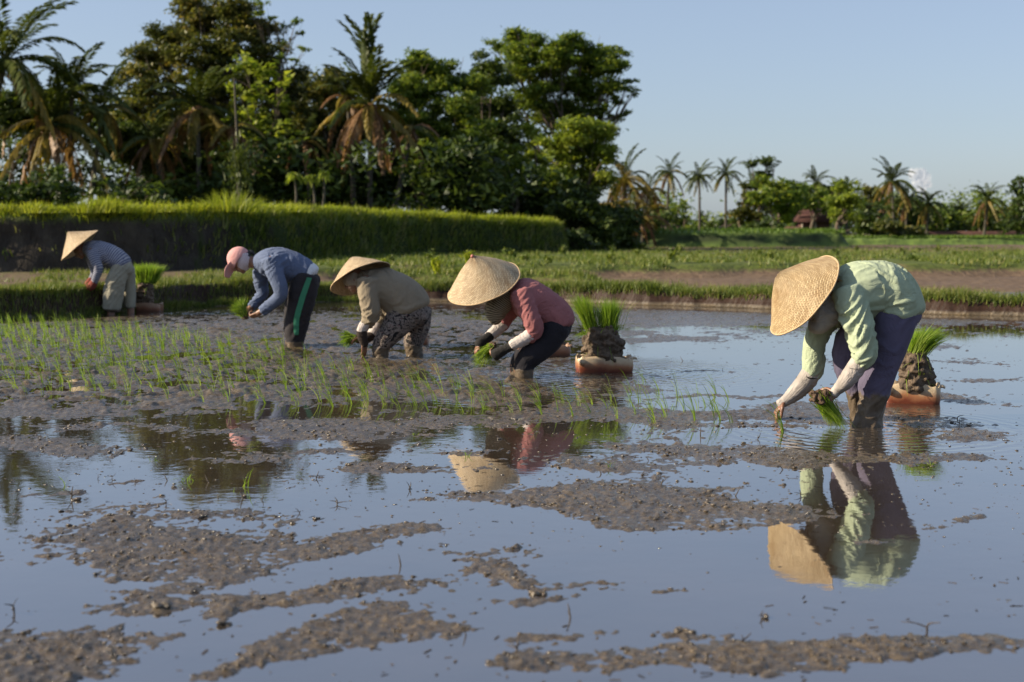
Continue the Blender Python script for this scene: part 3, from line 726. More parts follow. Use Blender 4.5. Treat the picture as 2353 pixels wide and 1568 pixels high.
def tree(name, base, depth, clumps, m, label, cat='tree', group=None, leaf=.20, dens=1.5, trunk_r=.22, ground=1.75, squash=.5, limb=True, tight=.42, depthr=1.0, trunk_top=None, airy=0.0):
    """clumps: (px, py, radius px) measured in the photograph's grid at the tree's own distance."""
    if ground == 1.75 and cat != 'mound of weeds' and depth < 80: nd_ = 68 + (depth - 52) * .55; trunk_r *= nd_ / depth; depth = nd_
    g = W(base[0], base[1], depth); g.z = ground
    root = empty(name, g, label, cat, group)
    cs, rs = [], []
    for c in clumps:
        dz = (rnd.random() - .5) * 2.4 * depthr if len(c) < 4 else c[3]
        cs.append(np.array(W(c[0], c[1], depth + dz))); rs.append(c[2] / FPX * depth)
    cs = np.array(cs); rs = np.array(rs)
    pts = []
    for c, r in zip(cs, rs):
        ns = max(6, int(20 * (r / .9) ** 1.3))
        sub = rng.normal(size=(ns, 3)); sub /= np.linalg.norm(sub, axis=1)[:, None]
        sub = c + sub * (r * (.25 + .85 * rng.random(ns)))[:, None] * np.array([1.15, 1, .8])
        for s in sub:
            sr = min(r, .8) * tight * (.5 + .7 * rng.random())
            k = int(dens * 105 * (sr / .4) ** 2 * (.26 / leaf) ** 2)
            if k < 4: k = 4
            tl = rng.normal(size=3) * .25
            q = rng.normal(size=(k, 3)) * .62; q[:, 2] += q[:, 0] * tl[0] + q[:, 1] * tl[1]
            q = s + q * sr * np.array([1.15, 1.15, .42 if airy else .6])
            pts.append(q)
    pts = np.vstack(pts)
    obj('crown', leaf_mesh('crown', pts, leaf, squash=squash), m, root)
    if limb:
        segs = []; gb = np.array(g) - (0, 0, .4)
        top = np.array([cs[:, 0].mean(), cs[:, 1].mean(), g.z + (cs[:, 2].max() - g.z) * .55]) if trunk_top is None else np.array(W(trunk_top[0], trunk_top[1], depth))
        mid = gb * .5 + top * .5 + rng.normal(size=3) * np.array([.35, .2, 0])
        segs.append(([gb, mid, top], [trunk_r, trunk_r * .72, trunk_r * .45]))
        for c, r in zip(cs, rs):
            f = .35 + .6 * rnd.random()
            st = gb * (1 - f) ** 2 + 2 * mid * f * (1 - f) + top * f * f
            if c[2] < st[2] + .2: continue
            md = (st + c) * .5 + rng.normal(size=3) * .3 + np.array([0, 0, -.25])
            segs.append(([st, md, c], [trunk_r * .34, trunk_r * .2, trunk_r * .07]))
            for _ in range(3):
                e_ = c + rng.normal(size=3) * r * .6
                segs.append(([(md + c) * .5, (md + c) * .25 + e_ * .5 + (0, 0, .05), e_], [trunk_r * .12, trunk_r * .08, trunk_r * .03]))
        obj('trunk', tubes('trunk', segs), M_BARK, root)
    return root

# palm fronds: a curved rib with rows of leaflets, built once per droop
def frond_mesh(name, length, rise, droop, n=38, wl=.5, seed=1, hang=.5):
    rg = np.random.default_rng(seed); t = np.linspace(0, 1, n + 6)
    X = length * (t - .12 * droop * t ** 2); Z = length * (rise * t - droop * t ** 2.2)
    P = np.stack([X, np.zeros_like(X), Z], -1)
    V, F = [], []; nv = 0
    T = np.gradient(P, axis=0); T /= np.linalg.norm(T, axis=1)[:, None]
    w = .035 * length / 3 * (1.1 - t)
    up = np.cross(T, (0, 1, 0)) * -1
    for k in range(len(P) - 1):
        a, b = P[k], P[k + 1]
        V += [a + (0, w[k], 0), a - (0, w[k], 0), a + up[k] * w[k], b + (0, w[k + 1], 0), b - (0, w[k + 1], 0), b + up[k + 1] * w[k + 1]]
        F += [(nv, nv + 3, nv + 5, nv + 2), (nv + 2, nv + 5, nv + 4, nv + 1), (nv + 1, nv + 4, nv + 3, nv)]; nv += 6
    tone = [rg.random()] * nv
    for k in range(4, len(P) - 1):
        f = (k - 4) / (len(P) - 5)
        ll = wl * length / 3 * (math.sin(math.pi * (.12 + .83 * f)) ** .6) * (.85 + .3 * rg.random())
        for s in (-1, 1):
            if rg.random() < .06: continue
            d = T[k] * (.45 + .5 * f) + np.array([0, s, 0]) * (.95 - .35 * f) + np.array([0, 0, .12 - hang * .6]) + rg.normal(size=3) * .09
            d /= np.linalg.norm(d); c0 = P[k] + rg.normal(size=3) * .01; wv = np.cross(d, (0, 0, 1)); wv /= np.linalg.norm(wv) + 1e-6; ww = .062 * length / 3
            m1 = c0 + d * ll * .5; e1 = c0 + d * ll * .95 - np.array([0, 0, hang * ll * .55])
            V += [c0, m1 + wv * ww, m1 - wv * ww, e1]; F += [(nv, nv + 2, nv + 3, nv + 1)]; nv += 4; tone += [rg.random()] * 4
    me = mesh_from(name, np.array(V), np.array(F)); add_attr(me, 'tone', tone[:len(me.vertices)]); return me
FR_UP = [frond_mesh('frond', 3, .95, .5, seed=1, hang=.3), frond_mesh('frond', 3, .8, .75, seed=2, hang=.4)]
FR_MID = [frond_mesh('frond', 3, .42, .85, seed=3, hang=.6), frond_mesh('frond', 3, .22, .8, seed=4, hang=.65)]
FR_LOW = [frond_mesh('frond', 3, .05, .85, seed=5, hang=.8), frond_mesh('frond', 3, -.15, .8, seed=6, hang=.9)]
def palm(px, py, depth, base, size, label, ground=1.75, trunk_r=.12, n=20, yellow=.2, dead=.15, up=.35, cat='palm tree', group=None, lean=0, spread=(0, 6.283), husk=True):
    if ground == 1.75: nd_ = 63 + (depth - 46) * .5; size *= nd_ / depth; depth = nd_
    c = W(px, py, depth); b = W(base[0], base[1], depth); b.z = ground
    root = empty('palm_tree', b, label, cat, group)
    C = np.array(c); Bv = np.array(b) - (0, 0, .3)
    mid = (C + Bv) / 2 + np.array([lean, 0, 0])
    tr = tubes('trunk', [([Bv, mid, C], [trunk_r * 1.25, trunk_r, trunk_r * .85])], 8)
    obj('trunk', tr, M_BARKP, root)
    if husk:
        l = Lump(); l.blob(C + (0, 0, .05), np.diag([.32, .22, .22]) [[2, 0, 1]] * size / 3 * 1.0)
        for k in range(6):
            an = k * 1.05 + rnd.random(); l.blob(C + np.array([math.cos(an) * .22, math.sin(an) * .22, -.12 - .1 * rnd.random()]) * size / 3, np.eye(3) * .11 * size / 3, 8, 6)
        obj('coconut_cluster', l.raw('coconut_cluster'), M_FRONDD if dead > .1 else M_FROND, root)
    n = int(n * 1.2)
    for k in range(n):
        az = spread[0] + (spread[1] - spread[0]) * ((k * .618) % 1.0) + rnd.uniform(-.2, .2)
        f = (k + .5) / n
        if f < up: me = rnd.choice(FR_UP); tilt = rnd.uniform(.1, .65)
        elif f < .72: me = rnd.choice(FR_MID); tilt = rnd.uniform(-.1, .35)
        else: me = rnd.choice(FR_LOW); tilt = rnd.uniform(-.35, .05)
        m = M_FROND
        if f > 1 - dead: m = M_FRONDD; tilt -= .12
        elif f > 1 - dead - yellow: m = M_FRONDY
        fr = bpy.data.objects.new('frond', me)
        COL.objects.link(fr); fr.parent = root
        if len(me.materials) == 0: me.materials.append(m)
        fr.material_slots[0].link = 'OBJECT'; fr.material_slots[0].material = m
        s = size / 3 * rnd.uniform(.8, 1.1)
        fr.location = Vector(C - np.array(b)) + Vector((0, 0, .1)); fr.rotation_euler = (rnd.uniform(-.2, .2), -tilt, az); fr.scale = (s, s, s)
    return root
# ------------------------------------------------------------------ the tree belt on the terrace
tree('broadleaf_tree', (470, 470), 64, [(470, 35, 55), (530, 25, 45), (405, 75, 55), (600, 75, 35), (360, 130, 60), (450, 120, 65), (540, 105, 60), (610, 130, 45), (325, 190, 50), (400, 210, 75), (500, 205, 75), (590, 195, 65),
      (670, 170, 32), (650, 215, 50), (695, 215, 30), (340, 280, 60), (440, 295, 75), (560, 290, 75), (640, 290, 55), (300, 240, 30), (440, 10, 30), (560, 45, 35)], M_LEAF_O,
     'tallest broad dark olive crown standing behind the palms', leaf=.21, trunk_r=.3)
tree('broadleaf_tree', (640, 470), 62, [(600, 12, 16), (625, 40, 12), (590, 30, 14), (655, 60, 10), (680, 48, 13), (690, 75, 12), (650, 95, 16), (700, 110, 12), (680, 140, 14), (645, 130, 14)], M_LEAF_M,
     'thin open crown of loose sprays beside the tallest tree', leaf=.19, trunk_r=.1, dens=1.2, trunk_top=(640, 150))
tree('broadleaf_tree', (560, 470), 58, [(560, 150, 30), (610, 170, 30), (590, 220, 35), (640, 240, 25), (560, 260, 30), (650, 190, 22), (600, 290, 35), (660, 300, 25), (540, 200, 20)], M_LEAF_B,
     'light green large leaved tree in front of the tallest crown', leaf=.36, dens=.45, trunk_r=.1, squash=.7)
tree('broadleaf_tree', (770, 470), 62, [(730, 200, 40), (770, 185, 40), (720, 260, 50), (790, 260, 55), (760, 330, 60), (700, 330, 45), (820, 200, 28), (840, 300, 40), (800, 360, 40)], M_LEAF_O,
     'brownish green tree between the tallest crown and the lone tall palm', leaf=.21)
tree('broadleaf_tree', (990, 470), 66, [(960, 135, 30), (950, 165, 35), (1000, 160, 32), (925, 200, 38), (980, 210, 50), (1040, 185, 45), (1085, 200, 38), (1050, 250, 55), (960, 280, 60), (1020, 320, 55), (1080, 310, 50), (915, 240, 25)], M_LEAF_M,
     'dense rounded green crown right of the lone tall palm', leaf=.21)
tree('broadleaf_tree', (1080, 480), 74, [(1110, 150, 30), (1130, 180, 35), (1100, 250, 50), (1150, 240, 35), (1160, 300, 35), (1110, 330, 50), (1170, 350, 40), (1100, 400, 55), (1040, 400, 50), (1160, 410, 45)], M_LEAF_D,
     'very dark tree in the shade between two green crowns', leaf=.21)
tree('broadleaf_tree', (1310, 500), 78, [(1140, 108, 22), (1185, 90, 26), (1190, 125, 32), (1235, 105, 28), (1240, 150, 42), (1190, 180, 38), (1310, 92, 26), (1290, 130, 38), (1335, 125, 32), (1355, 160, 40), (1385, 115, 22), (1420, 118, 18), (1410, 150, 28), (1432, 150, 16),
      (1300, 190, 45), (1350, 210, 42), (1400, 200, 28), (1245, 215, 38), (1200, 240, 25), (1440, 190, 16), (1455, 215, 14), (1420, 228, 18), (1290, 250, 34), (1340, 265, 38), (1440, 262, 14), (1415, 272, 16), (1380, 250, 22), (1250, 270, 28), (1165, 140, 18), (1395, 300, 24)], M_LEAF_M,
     'biggest layered green tree at the right end of the tree belt', leaf=.21, dens=1.25, trunk_r=.28, tight=.5, airy=1)
tree('broadleaf_tree', (1330, 560), 72, [(1320, 300, 38), (1370, 300, 34), (1300, 340, 42), (1350, 345, 45), (1395, 350, 30), (1320, 400, 50), (1375, 405, 40), (1260, 330, 25), (1290, 400, 35)], M_LEAF_B,
     'sunlit light green tree in front of the biggest layered tree', leaf=.21, trunk_r=.16, ground=.6)
# climbing and bushy growth under the crowns
def bush(px, py, depth, w, h, m, label, leaf=.24, ground=1.75, dens=1.0, cat='bush'):
    cl = []
    for k in range(max(4, int(w * h / 1500))):
        cl.append((px + rnd.uniform(-.5, .5) * w, py - rnd.random() * h * .85, rnd.uniform(.28, .42) * min(w, h) + 6))
    return tree('leafy_bush', (px, py), depth, cl, m, label, cat, None, leaf, dens * .85, .07, ground, depthr=.8)
tree('vine_covered_tree', (1250, 520), 69, [(1240, 330, 26), (1235, 370, 28), (1245, 410, 28), (1255, 450, 26), (1265, 490, 24), (1225, 300, 22)], M_LEAF_B, 'narrow column of bright creeper leaves below the layered tree', 'creeper', leaf=.24, trunk_r=.15)
tree('vine_covered_tree', (1170, 500), 66, [(1160, 350, 28), (1175, 380, 28), (1145, 390, 20), (1185, 420, 20)], M_LEAF_M, 'rounded creeper mass on a trunk left of the bright leaf column', 'creeper', leaf=.24, trunk_r=.15)
tree('vine_covered_tree', (985, 480), 60, [(960, 350, 34), (1000, 370, 30), (940, 390, 28), (975, 410, 34), (1010, 340, 22)], M_LEAF_M, 'creeper covered tree below the dense rounded crown', 'creeper', leaf=.19, trunk_r=.12)
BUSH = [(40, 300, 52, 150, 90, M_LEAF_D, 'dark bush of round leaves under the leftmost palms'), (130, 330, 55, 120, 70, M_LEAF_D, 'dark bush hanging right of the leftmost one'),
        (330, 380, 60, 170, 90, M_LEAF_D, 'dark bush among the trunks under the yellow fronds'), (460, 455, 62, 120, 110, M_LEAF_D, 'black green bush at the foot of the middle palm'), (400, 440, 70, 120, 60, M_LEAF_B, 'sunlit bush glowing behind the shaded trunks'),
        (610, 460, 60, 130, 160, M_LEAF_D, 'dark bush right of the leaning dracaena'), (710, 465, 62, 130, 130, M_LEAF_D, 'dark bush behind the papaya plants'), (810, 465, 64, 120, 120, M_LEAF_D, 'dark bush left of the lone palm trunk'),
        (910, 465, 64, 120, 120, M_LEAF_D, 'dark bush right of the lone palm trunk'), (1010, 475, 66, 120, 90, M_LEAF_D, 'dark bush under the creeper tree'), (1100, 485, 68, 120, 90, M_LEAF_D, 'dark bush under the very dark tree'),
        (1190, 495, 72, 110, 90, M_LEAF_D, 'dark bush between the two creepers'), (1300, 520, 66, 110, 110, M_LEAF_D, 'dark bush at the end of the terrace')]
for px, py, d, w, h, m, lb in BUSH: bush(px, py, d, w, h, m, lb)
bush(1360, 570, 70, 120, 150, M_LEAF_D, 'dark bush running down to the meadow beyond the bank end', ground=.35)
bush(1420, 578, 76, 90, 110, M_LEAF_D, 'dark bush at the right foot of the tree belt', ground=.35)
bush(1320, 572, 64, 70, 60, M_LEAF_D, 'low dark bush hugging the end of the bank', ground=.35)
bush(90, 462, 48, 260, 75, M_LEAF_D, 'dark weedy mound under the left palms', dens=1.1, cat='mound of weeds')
bush(270, 470, 50, 220, 50, M_LEAF_D, 'low dark weeds right of the mound', dens=1.1, cat='mound of weeds')
# closed woodland behind the trunks
pts = []
def mass(n, fx, fy, d, r, k):
    for _ in range(n):
        c = np.array(W(fx(), fy(), d)); pts.append(c + rng.normal(size=(k, 3)) * np.array([.6, .5, .45]) * r)
mass(150, lambda: rnd.uniform(300, 1300), lambda: rnd.uniform(240, 475), 93, 1.7, 120)
mass(40, lambda: rnd.uniform(330, 1240), lambda: rnd.uniform(190, 330), 93, 1.5, 110)
mass(36, lambda: rnd.uniform(520, 1290), lambda: rnd.uniform(350, 470), 66, 1.0, 90)
mass(14, lambda: rnd.uniform(230, 520), lambda: rnd.uniform(430, 470), 66, .8, 90)
mass(26, lambda: rnd.uniform(-60, 330), lambda: rnd.uniform(230, 320), 78, 1.3, 110)
mass(24, lambda: rnd.uniform(-60, 560), lambda: rnd.uniform(340, 430), 74, .7, 60)
mass(26, lambda: rnd.uniform(-60, 560), lambda: rnd.uniform(430, 475), 74, 1.1, 100)
tag(obj('woodland', leaf_mesh('woodland', np.vstack(pts), .42), M_LEAF_D), 'dark woodland closing the view behind the tree belt', 'woodland', None, 'stuff')

# palms of the belt
palm(10, 150, 46, (-70, 470), 2.80, 'dark palm cut by the left frame edge with fronds arching up', n=20, yellow=.1, dead=.05, up=.5)
palm(120, 290, 50, (150, 470), 2.52, 'palm with hanging golden fronds at the left end of the grove', n=22, yellow=.3, dead=.1, up=.5)
palm(165, 215, 54, (160, 470), 2.24, 'tall leafy palm rising behind the golden fronded one', n=20, yellow=.1, dead=0, up=.55)
palm(235, 255, 56, (200, 470), 2.11, 'palm with two fronds waving against the sky gap', n=16, yellow=.2, dead=.1, up=.5)
palm(350, 330, 58, (395, 470), 1.85, 'short palm with brown skirt left of the middle palm', n=16, yellow=.3, dead=.3, up=.3)
palm(455, 255, 56, (458, 475), 2.24, 'middle palm with bright upright fronds before the tallest tree', n=20, yellow=.2, dead=.15, up=.5)
palm(530, 300, 55, (545, 470), 1.58, 'small palm with one rusty frond held sideways', n=12, yellow=.3, dead=.3, up=.3)
LONE = palm(850, 250, 57, (850, 475), 2.64, 'lone tall palm with a stiff vertical spear of fronds', n=24, yellow=.25, dead=.2, up=.5)
palm(800, 230, 60, (815, 470), 1.72, 'smaller palm with orange fronds behind the lone tall one', n=12, yellow=.2, dead=.35, up=.4)
palm(700, 330, 60, (720, 470), 1.58, 'drooping palm half hidden between the brownish trees', n=12, yellow=.2, dead=.2, up=.2)
palm(945, 300, 60, (900, 470), 1.72, 'palm with a long dry frond arching over dark leaves', n=10, yellow=.2, dead=.3, up=.2)
palm(60, 250, 58, (95, 470), 1.96, 'palm between the frame edge and the golden fronds', n=16, yellow=.1, dead=.1, up=.4)
for k in range(7):                                     # the unopened spear leaves standing straight up
    fr = bpy.data.objects.new('frond', FR_UP[0]); COL.objects.link(fr); fr.parent = LONE
    fr.material_slots[0].link = 'OBJECT'; fr.material_slots[0].material = M_FROND
    fr.location = Vector(W(850, 250, 68.5)) - LONE.location; fr.rotation_euler = (0, -.72 - .06 * k, k * .9 + 2); fr.scale = (1.42, .85, 1.42)
# leaning dracaena and papayas on the lip
def rosette_plant(name, px, py, base, depth, size, n, m, label, cat, leafw=.10):
    c = W(px, py, depth); b = W(base[0], base[1], depth); b.z = 1.7
    root = empty(name, b, label, cat)
    C = np.array(c); B_ = np.array(b) - (0, 0, .1)
    obj('stem', tubes('stem', [([B_, (B_ + C) / 2 + (.05, 0, 0), C], [.05, .04, .03])]), M_BARKP, root)
    return root, C
root, C = rosette_plant('dracaena', 552, 390, (543, 470), 42, .6, 60, M_FROND, 'bushy long leaved dracaena on a pale leaning stem', 'shrub')
n_ = 420; B = C + rng.normal(size=(n_, 3)) * np.array([.16, .16, .42]); L = rng.normal(size=(n_, 3)) * .22; L[:, 2] = 0
obj('leaf_tuft', blade_mesh('leaf_tuft', B, .16 + .2 * rng.random(n_), L, .05, seg=2, droop=.5), M_FROND, root)
for (px, py, bx, lb) in [(676, 405, 678, 'papaya plant with the roundest head of leaves, first from the dracaena'), (716, 410, 722, 'lowest papaya plant in the middle of the three'), (744, 402, 738, 'papaya plant on a leaning stem, farthest from the dracaena')]:
    root, C = rosette_plant('papaya_plant', px, py, (bx, 468), 45, .4, 20, M_LEAF_B, lb, 'papaya')
    n_ = 90; th = rng.random(n_) * 6.283; B = np.repeat(C[None], n_, 0) + rng.normal(size=(n_, 3)) * .03; L = np.stack([np.cos(th), np.sin(th), np.zeros(n_)], -1) * (.16 + .2 * rng.random(n_))[:, None]
    obj('leaf_head', blade_mesh('leaf_head', B, .05 + .22 * rng.random(n_), L, .075, seg=3, droop=1.1), M_LEAF_B, root)
# bare pole in the grove
b = W(545, 330, 50); pole = empty('bamboo_pole', Vector((W(548, 470, 50).x, 50, 1.7)), 'thin pale pole standing above the dracaena', 'pole')
obj('stem', tubes('stem', [([np.array(W(548, 470, 50)), np.array(W(545, 330, 50)), np.array(W(538, 180, 50))], [.05, .045, .035])]), M_BARKP, pole)

# ------------------------------------------------------------------ palms and trees beyond the meadow on the right
FARG = 'far palms on the right'
palm(1435, 420, 92, (1425, 560), 2.42, 'golden palm nearest the big layered tree', ground=.6, n=20, yellow=.45, dead=.3, up=.35, trunk_r=.10)
palm(1490, 440, 96, (1470, 560), 1.89, 'rusty palm just right of the golden one', ground=.6, n=18, yellow=.4, dead=.35, up=.3, trunk_r=.10)
palm(1415, 475, 90, (1405, 560), 2.3, 'golden skirted palm pressed against the dark bush', ground=.6, n=18, yellow=.6, dead=.3, up=.2, trunk_r=.10)
palm(1478, 505, 90, (1476, 562), 2.0, 'lowest rusty palm of the golden group', ground=.6, n=16, yellow=.45, dead=.5, up=.2, trunk_r=.10)
palm(1450, 500, 88, (1440, 565), 1.68, 'low palm with a drooping orange skirt', ground=.6, n=14, yellow=.4, dead=.4, up=.2, trunk_r=.10)
palm(1538, 400, 112, (1530, 540), 1.63, 'palm with drooping grey fronds above the rusty one', ground=.9, n=20, yellow=.2, dead=.15, up=.3, trunk_r=.10)
palm(1607, 408, 120, (1608, 540), 1.63, 'slender palm alone against the sky with a ball crown', ground=.9, n=20, yellow=.05, dead=0, up=.3, trunk_r=.10)
palm(1668, 402, 122, (1668, 540), 1.72, 'slender palm with a shaggy crown beside the lone one', ground=.9, n=20, yellow=.1, dead=.05, up=.35, trunk_r=.10)
palm(1875, 425, 122, (1880, 540), 1.81, 'palm behind the bushy trees over the brown roof', ground=.9, n=18, yellow=.15, dead=.1, up=.5, trunk_r=.10)
palm(1945, 440, 120, (1945, 540), 1.44, 'short palm behind the round green tree', ground=.9, n=14, yellow=.1, dead=.1, up=.5, trunk_r=.10)
palm(2050, 420, 116, (2055, 550), 2.25, 'tallest far palm with a high pointed crown', ground=.5, n=24, yellow=.1, dead=.1, up=.45, trunk_r=.10)
palm(2085, 460, 118, (2080, 550), 1.81, 'palm leaning into the tallest far one', ground=.5, n=20, yellow=.1, dead=.1, up=.3, trunk_r=.10)
palm(2030, 480, 112, (2040, 550), 1.63, 'low palm with brown tips under the tallest far one', ground=.5, n=18, yellow=.3, dead=.2, up=.3, trunk_r=.10)
palm(2135, 470, 118, (2128, 550), 1.72, 'dark palm under the small white cloud', ground=.5, n=20, yellow=.1, dead=.05, up=.35, trunk_r=.10)
palm(2210, 490, 130, (2215, 550), 1.44, 'small dim palm right of the cloud palm', ground=.5, n=16, yellow=.05, dead=.05, up=.4, trunk_r=.10)
palm(2270, 462, 122, (2260, 550), 1.98, 'wide palm with a spiky star crown near the right edge', ground=.5, n=20, yellow=.1, dead=.1, up=.4, trunk_r=.10)
palm(2325, 500, 126, (2330, 550), 1.44, 'low palm at the right frame edge', ground=.5, n=14, yellow=.05, dead=.05, up=.4, trunk_r=.10)
palm(1725, 420, 126, (1740, 540), 1.35, 'palm tip behind the feathery tree', ground=.9, n=14, yellow=.2, dead=.1, up=.4, trunk_r=.10)
FT = [((1755, 545), 118, [(1730, 375, 16), (1760, 370, 16), (1780, 378, 12), (1745, 400, 18), (1770, 400, 12)], M_LEAF_D, 'thin feathery tree with umbrella tufts', .3),
      ((1790, 545), 110, [(1750, 420, 24), (1790, 430, 28), (1820, 440, 24), (1770, 460, 30), (1810, 475, 30), (1740, 450, 22), (1840, 460, 20), (1800, 500, 24)], M_LEAF_M, 'broad bushy tree left of the brown roof', .34),
      ((1720, 545), 112, [(1715, 430, 16), (1720, 460, 22), (1700, 490, 22), (1740, 500, 26), (1715, 520, 18)], M_LEAF_O, 'grey green scrub tree at the left of the bushy one', .34),
      ((1860, 545), 116, [(1850, 440, 20), (1880, 450, 24), (1905, 470, 20), (1865, 470, 22)], M_LEAF_M, 'crown rising over the brown roof', .34),
      ((1940, 560), 98, [(1930, 430, 22), (1950, 430, 20), (1925, 460, 26), (1955, 462, 26), (1940, 490, 26), (1965, 500, 20), (1915, 490, 16)], M_LEAF_B, 'round bright green tree on a pale split trunk', .3),
      ((1990, 555), 108, [(1985, 480, 26), (2010, 500, 28), (1990, 520, 26), (2015, 535, 22)], M_LEAF_D, 'dark round bush tree behind the bright one', .34),
      ((2080, 560), 104, [(2050, 520, 24), (2080, 530, 22), (2110, 540, 18), (2060, 545, 18)], M_LEAF_O, 'brownish scrub at the foot of the tallest far palm', .3),
      ((2345, 550), 112, [(2345, 415, 16), (2335, 435, 18), (2350, 460, 20), (2340, 490, 22), (2355, 520, 24), (2325, 520, 20)], M_LEAF_D, 'dark tree at the right frame edge', .34),
      ((2250, 550), 126, [(2180, 530, 16), (2210, 520, 18), (2250, 510, 20), (2290, 520, 20), (2310, 500, 16), (2230, 535, 16), (2280, 540, 16)], M_LEAF_D, 'dim scrub row behind the brown wall', .36),
      ((1620, 540), 130, [(1612, 490, 9), (1616, 500, 9), (1610, 508, 9)], M_LEAF_D, 'small dark tree at the foot of the lone slender palm', .3),
      ((1560, 545), 104, [(1530, 500, 20), (1560, 510, 18), (1500, 515, 22), (1540, 525, 16), (1470, 525, 22), (1575, 495, 12)], M_LEAF_D, 'dark hedge like bush on the rice terrace', .3),
      ((1560, 545), 112, [(1555, 480, 14), (1570, 470, 12), (1530, 490, 16)], M_LEAF_M, 'pale green shrub behind the dark hedge', .3),
      ((1520, 545), 118, [(1500, 470, 16), (1515, 490, 18), (1490, 500, 18), (1530, 480, 12)], M_LEAF_O, 'yellowish scrub tree behind the rusty palm', .34),
      ((1650, 545), 124, [(1640, 520, 12), (1665, 515, 14), (1690, 510, 12), (1650, 530, 12)], M_LEAF_D, 'low scrub between the two slender palms', .3),
      ((1780, 545), 128, [(1775, 440, 26), (1800, 450, 26), (1825, 430, 20), (1750, 470, 28), (1835, 480, 26), (1850, 500, 22)], M_LEAF_D, 'dark tree filling the space behind the bushy one', .36),
      ((1900, 545), 128, [(1870, 480, 24), (1900, 440, 22), (1910, 490, 26), (1890, 460, 20), (1925, 440, 18)], M_LEAF_D, 'dark tree behind the shed roof', .36),
      ((2010, 550), 124, [(2000, 440, 20), (2015, 460, 26), (1990, 470, 26), (2030, 500, 30), (2010, 520, 30)], M_LEAF_O, 'olive tree between the round green tree and the tallest far palm', .36),
      ((2080, 550), 126, [(2060, 470, 26), (2090, 490, 28), (2070, 520, 30), (2110, 510, 24), (2100, 465, 16)], M_LEAF_D, 'dark mass of leaves around the tallest far palm', .36),
      ((2160, 550), 130, [(2150, 515, 20), (2175, 500, 20), (2190, 480, 14), (2130, 530, 18)], M_LEAF_D, 'dark scrub under the cloud palm', .36),
      ((2300, 550), 128, [(2290, 500, 20), (2310, 520, 24), (2270, 530, 20), (2330, 480, 20), (2250, 500, 14)], M_LEAF_O, 'olive scrub tree behind the star crowned palm', .36),
      ((1750, 548), 104, [(1730, 520, 16), (1760, 515, 18), (1790, 520, 16), (1690, 528, 12)], M_LEAF_D, 'low dark shrub in front of the bushy tree', .3)]
for base, d, cl, m, lb, lf in FT:
    tree('broadleaf_tree', base, d, cl, m, lb, leaf=lf, dens=1.0, trunk_r=.2, ground=.9 if base[1] < 550 else .5)
# mixed scrub closing the band of trees on the right
pts = []
for _ in range(170):
    px = rnd.uniform(1430, 2400); c = np.array(W(px, rnd.uniform(462 + 14 * math.sin(px / 37) if px < 1560 or px > 1690 else 512, 540), rnd.uniform(128, 140)))
    pts.append(c + rng.normal(size=(75, 3)) * np.array([.9, .8, .55]))
tag(obj('distant_scrub', leaf_mesh('distant_scrub', np.vstack(pts), .42), M_LEAF_M), 'mixed green scrub filling the gaps between the far palms', 'scrub', None, 'stuff')
# far tree line closing the horizon
pts = []
for k in range(260):
    x = rnd.uniform(-120, 330); y_ = 300 + rnd.random() * 60; h = 1.5 + 3 * rnd.random() + 2.5 * (fbm(np.array([x * .02]), np.array([0.]), 3, 3)[0])
    q = rng.normal(size=(70, 3)); q /= np.linalg.norm(q, axis=1)[:, None]; pts.append(np.array([x, y_, h * .6]) + q * np.array([4, 3, h * .6]))
tag(obj('distant_treeline', leaf_mesh('distant_treeline', np.vstack(pts), 1.4), M_LEAF_D), 'low distant tree line along the horizon', 'tree line', None, 'stuff')

# shed with brown tiled roof, and the long brown wall
M_TERRA = plain('brown_tiles', (.065, .030, .026), .85, .2, 3, .4, .2); M_WALLB = plain('brown_wall', (.10, .052, .045), .9, .2, 2, .3, .2)
M_CREAM = plain('pale_post', (.40, .34, .26), .8, .15, 5)
sc_ = 118 / FPX
b = W(1875, 545, 118); b.z = .9; shed = empty('shed', b, 'low shed under a brown hipped roof among the far trees', 'shed')
def box_v(x0, x1, y0, y1, z0, z1):
    V = np.array([(x, y, z) for x in (x0, x1) for y in (y0, y1) for z in (z0, z1)], float)
    F = np.array([(0, 1, 3, 2), (4, 6, 7, 5), (0, 4, 5, 1), (2, 3, 7, 6), (0, 2, 6, 4), (1, 5, 7, 3)]); return V, F
def boxes(name, L, m, parent=None):
    Vs, Fs, n = [], [], 0
    for a in L:
        V, F = box_v(*a); Vs.append(V); Fs.append(F + n); n += 8
    return obj(name, mesh_from(name, np.vstack(Vs), np.vstack(Fs)), m, parent)
cx_ = b.x
boxes('wall', [(cx_ - 1.1, cx_ + 1.2, 118.4, 121, .7, 1.75)], M_WALLB, shed)
rf = np.array([(cx_ - 1.5, 117.8, 1.7), (cx_ + 1.6, 117.8, 1.7), (cx_ + 1.6, 121.6, 1.7), (cx_ - 1.5, 121.6, 1.7), (cx_ - .9, 119.6, 2.95), (cx_ + 1.0, 119.6, 2.95)])
me = mesh_from('roof', rf, [np.array([(0, 1, 5, 4), (2, 3, 4, 5), (3, 2, 1, 0)]), np.array([(1, 2, 5), (3, 0, 4)])]); obj('roof', me, M_TERRA, shed)
for x in (-1.2, -.1, 1.3): boxes('post', [(cx_ + x, cx_ + x + .1, 117.95, 118.05, .8, 1.7)], M_CREAM, shed)
wl = boxes('boundary_wall', [(32.2, 52, 124, 124.35, .2, .95)], M_WALLB); tag(wl, 'long low brown wall at the far right beyond the rice', 'wall')
wl = boxes('boundary_wall', [(22.6, 26.4, 119, 119.3, .3, 1.35)], M_WALLB); tag(wl, 'short brown wall stub between the shed and the round green tree', 'wall')

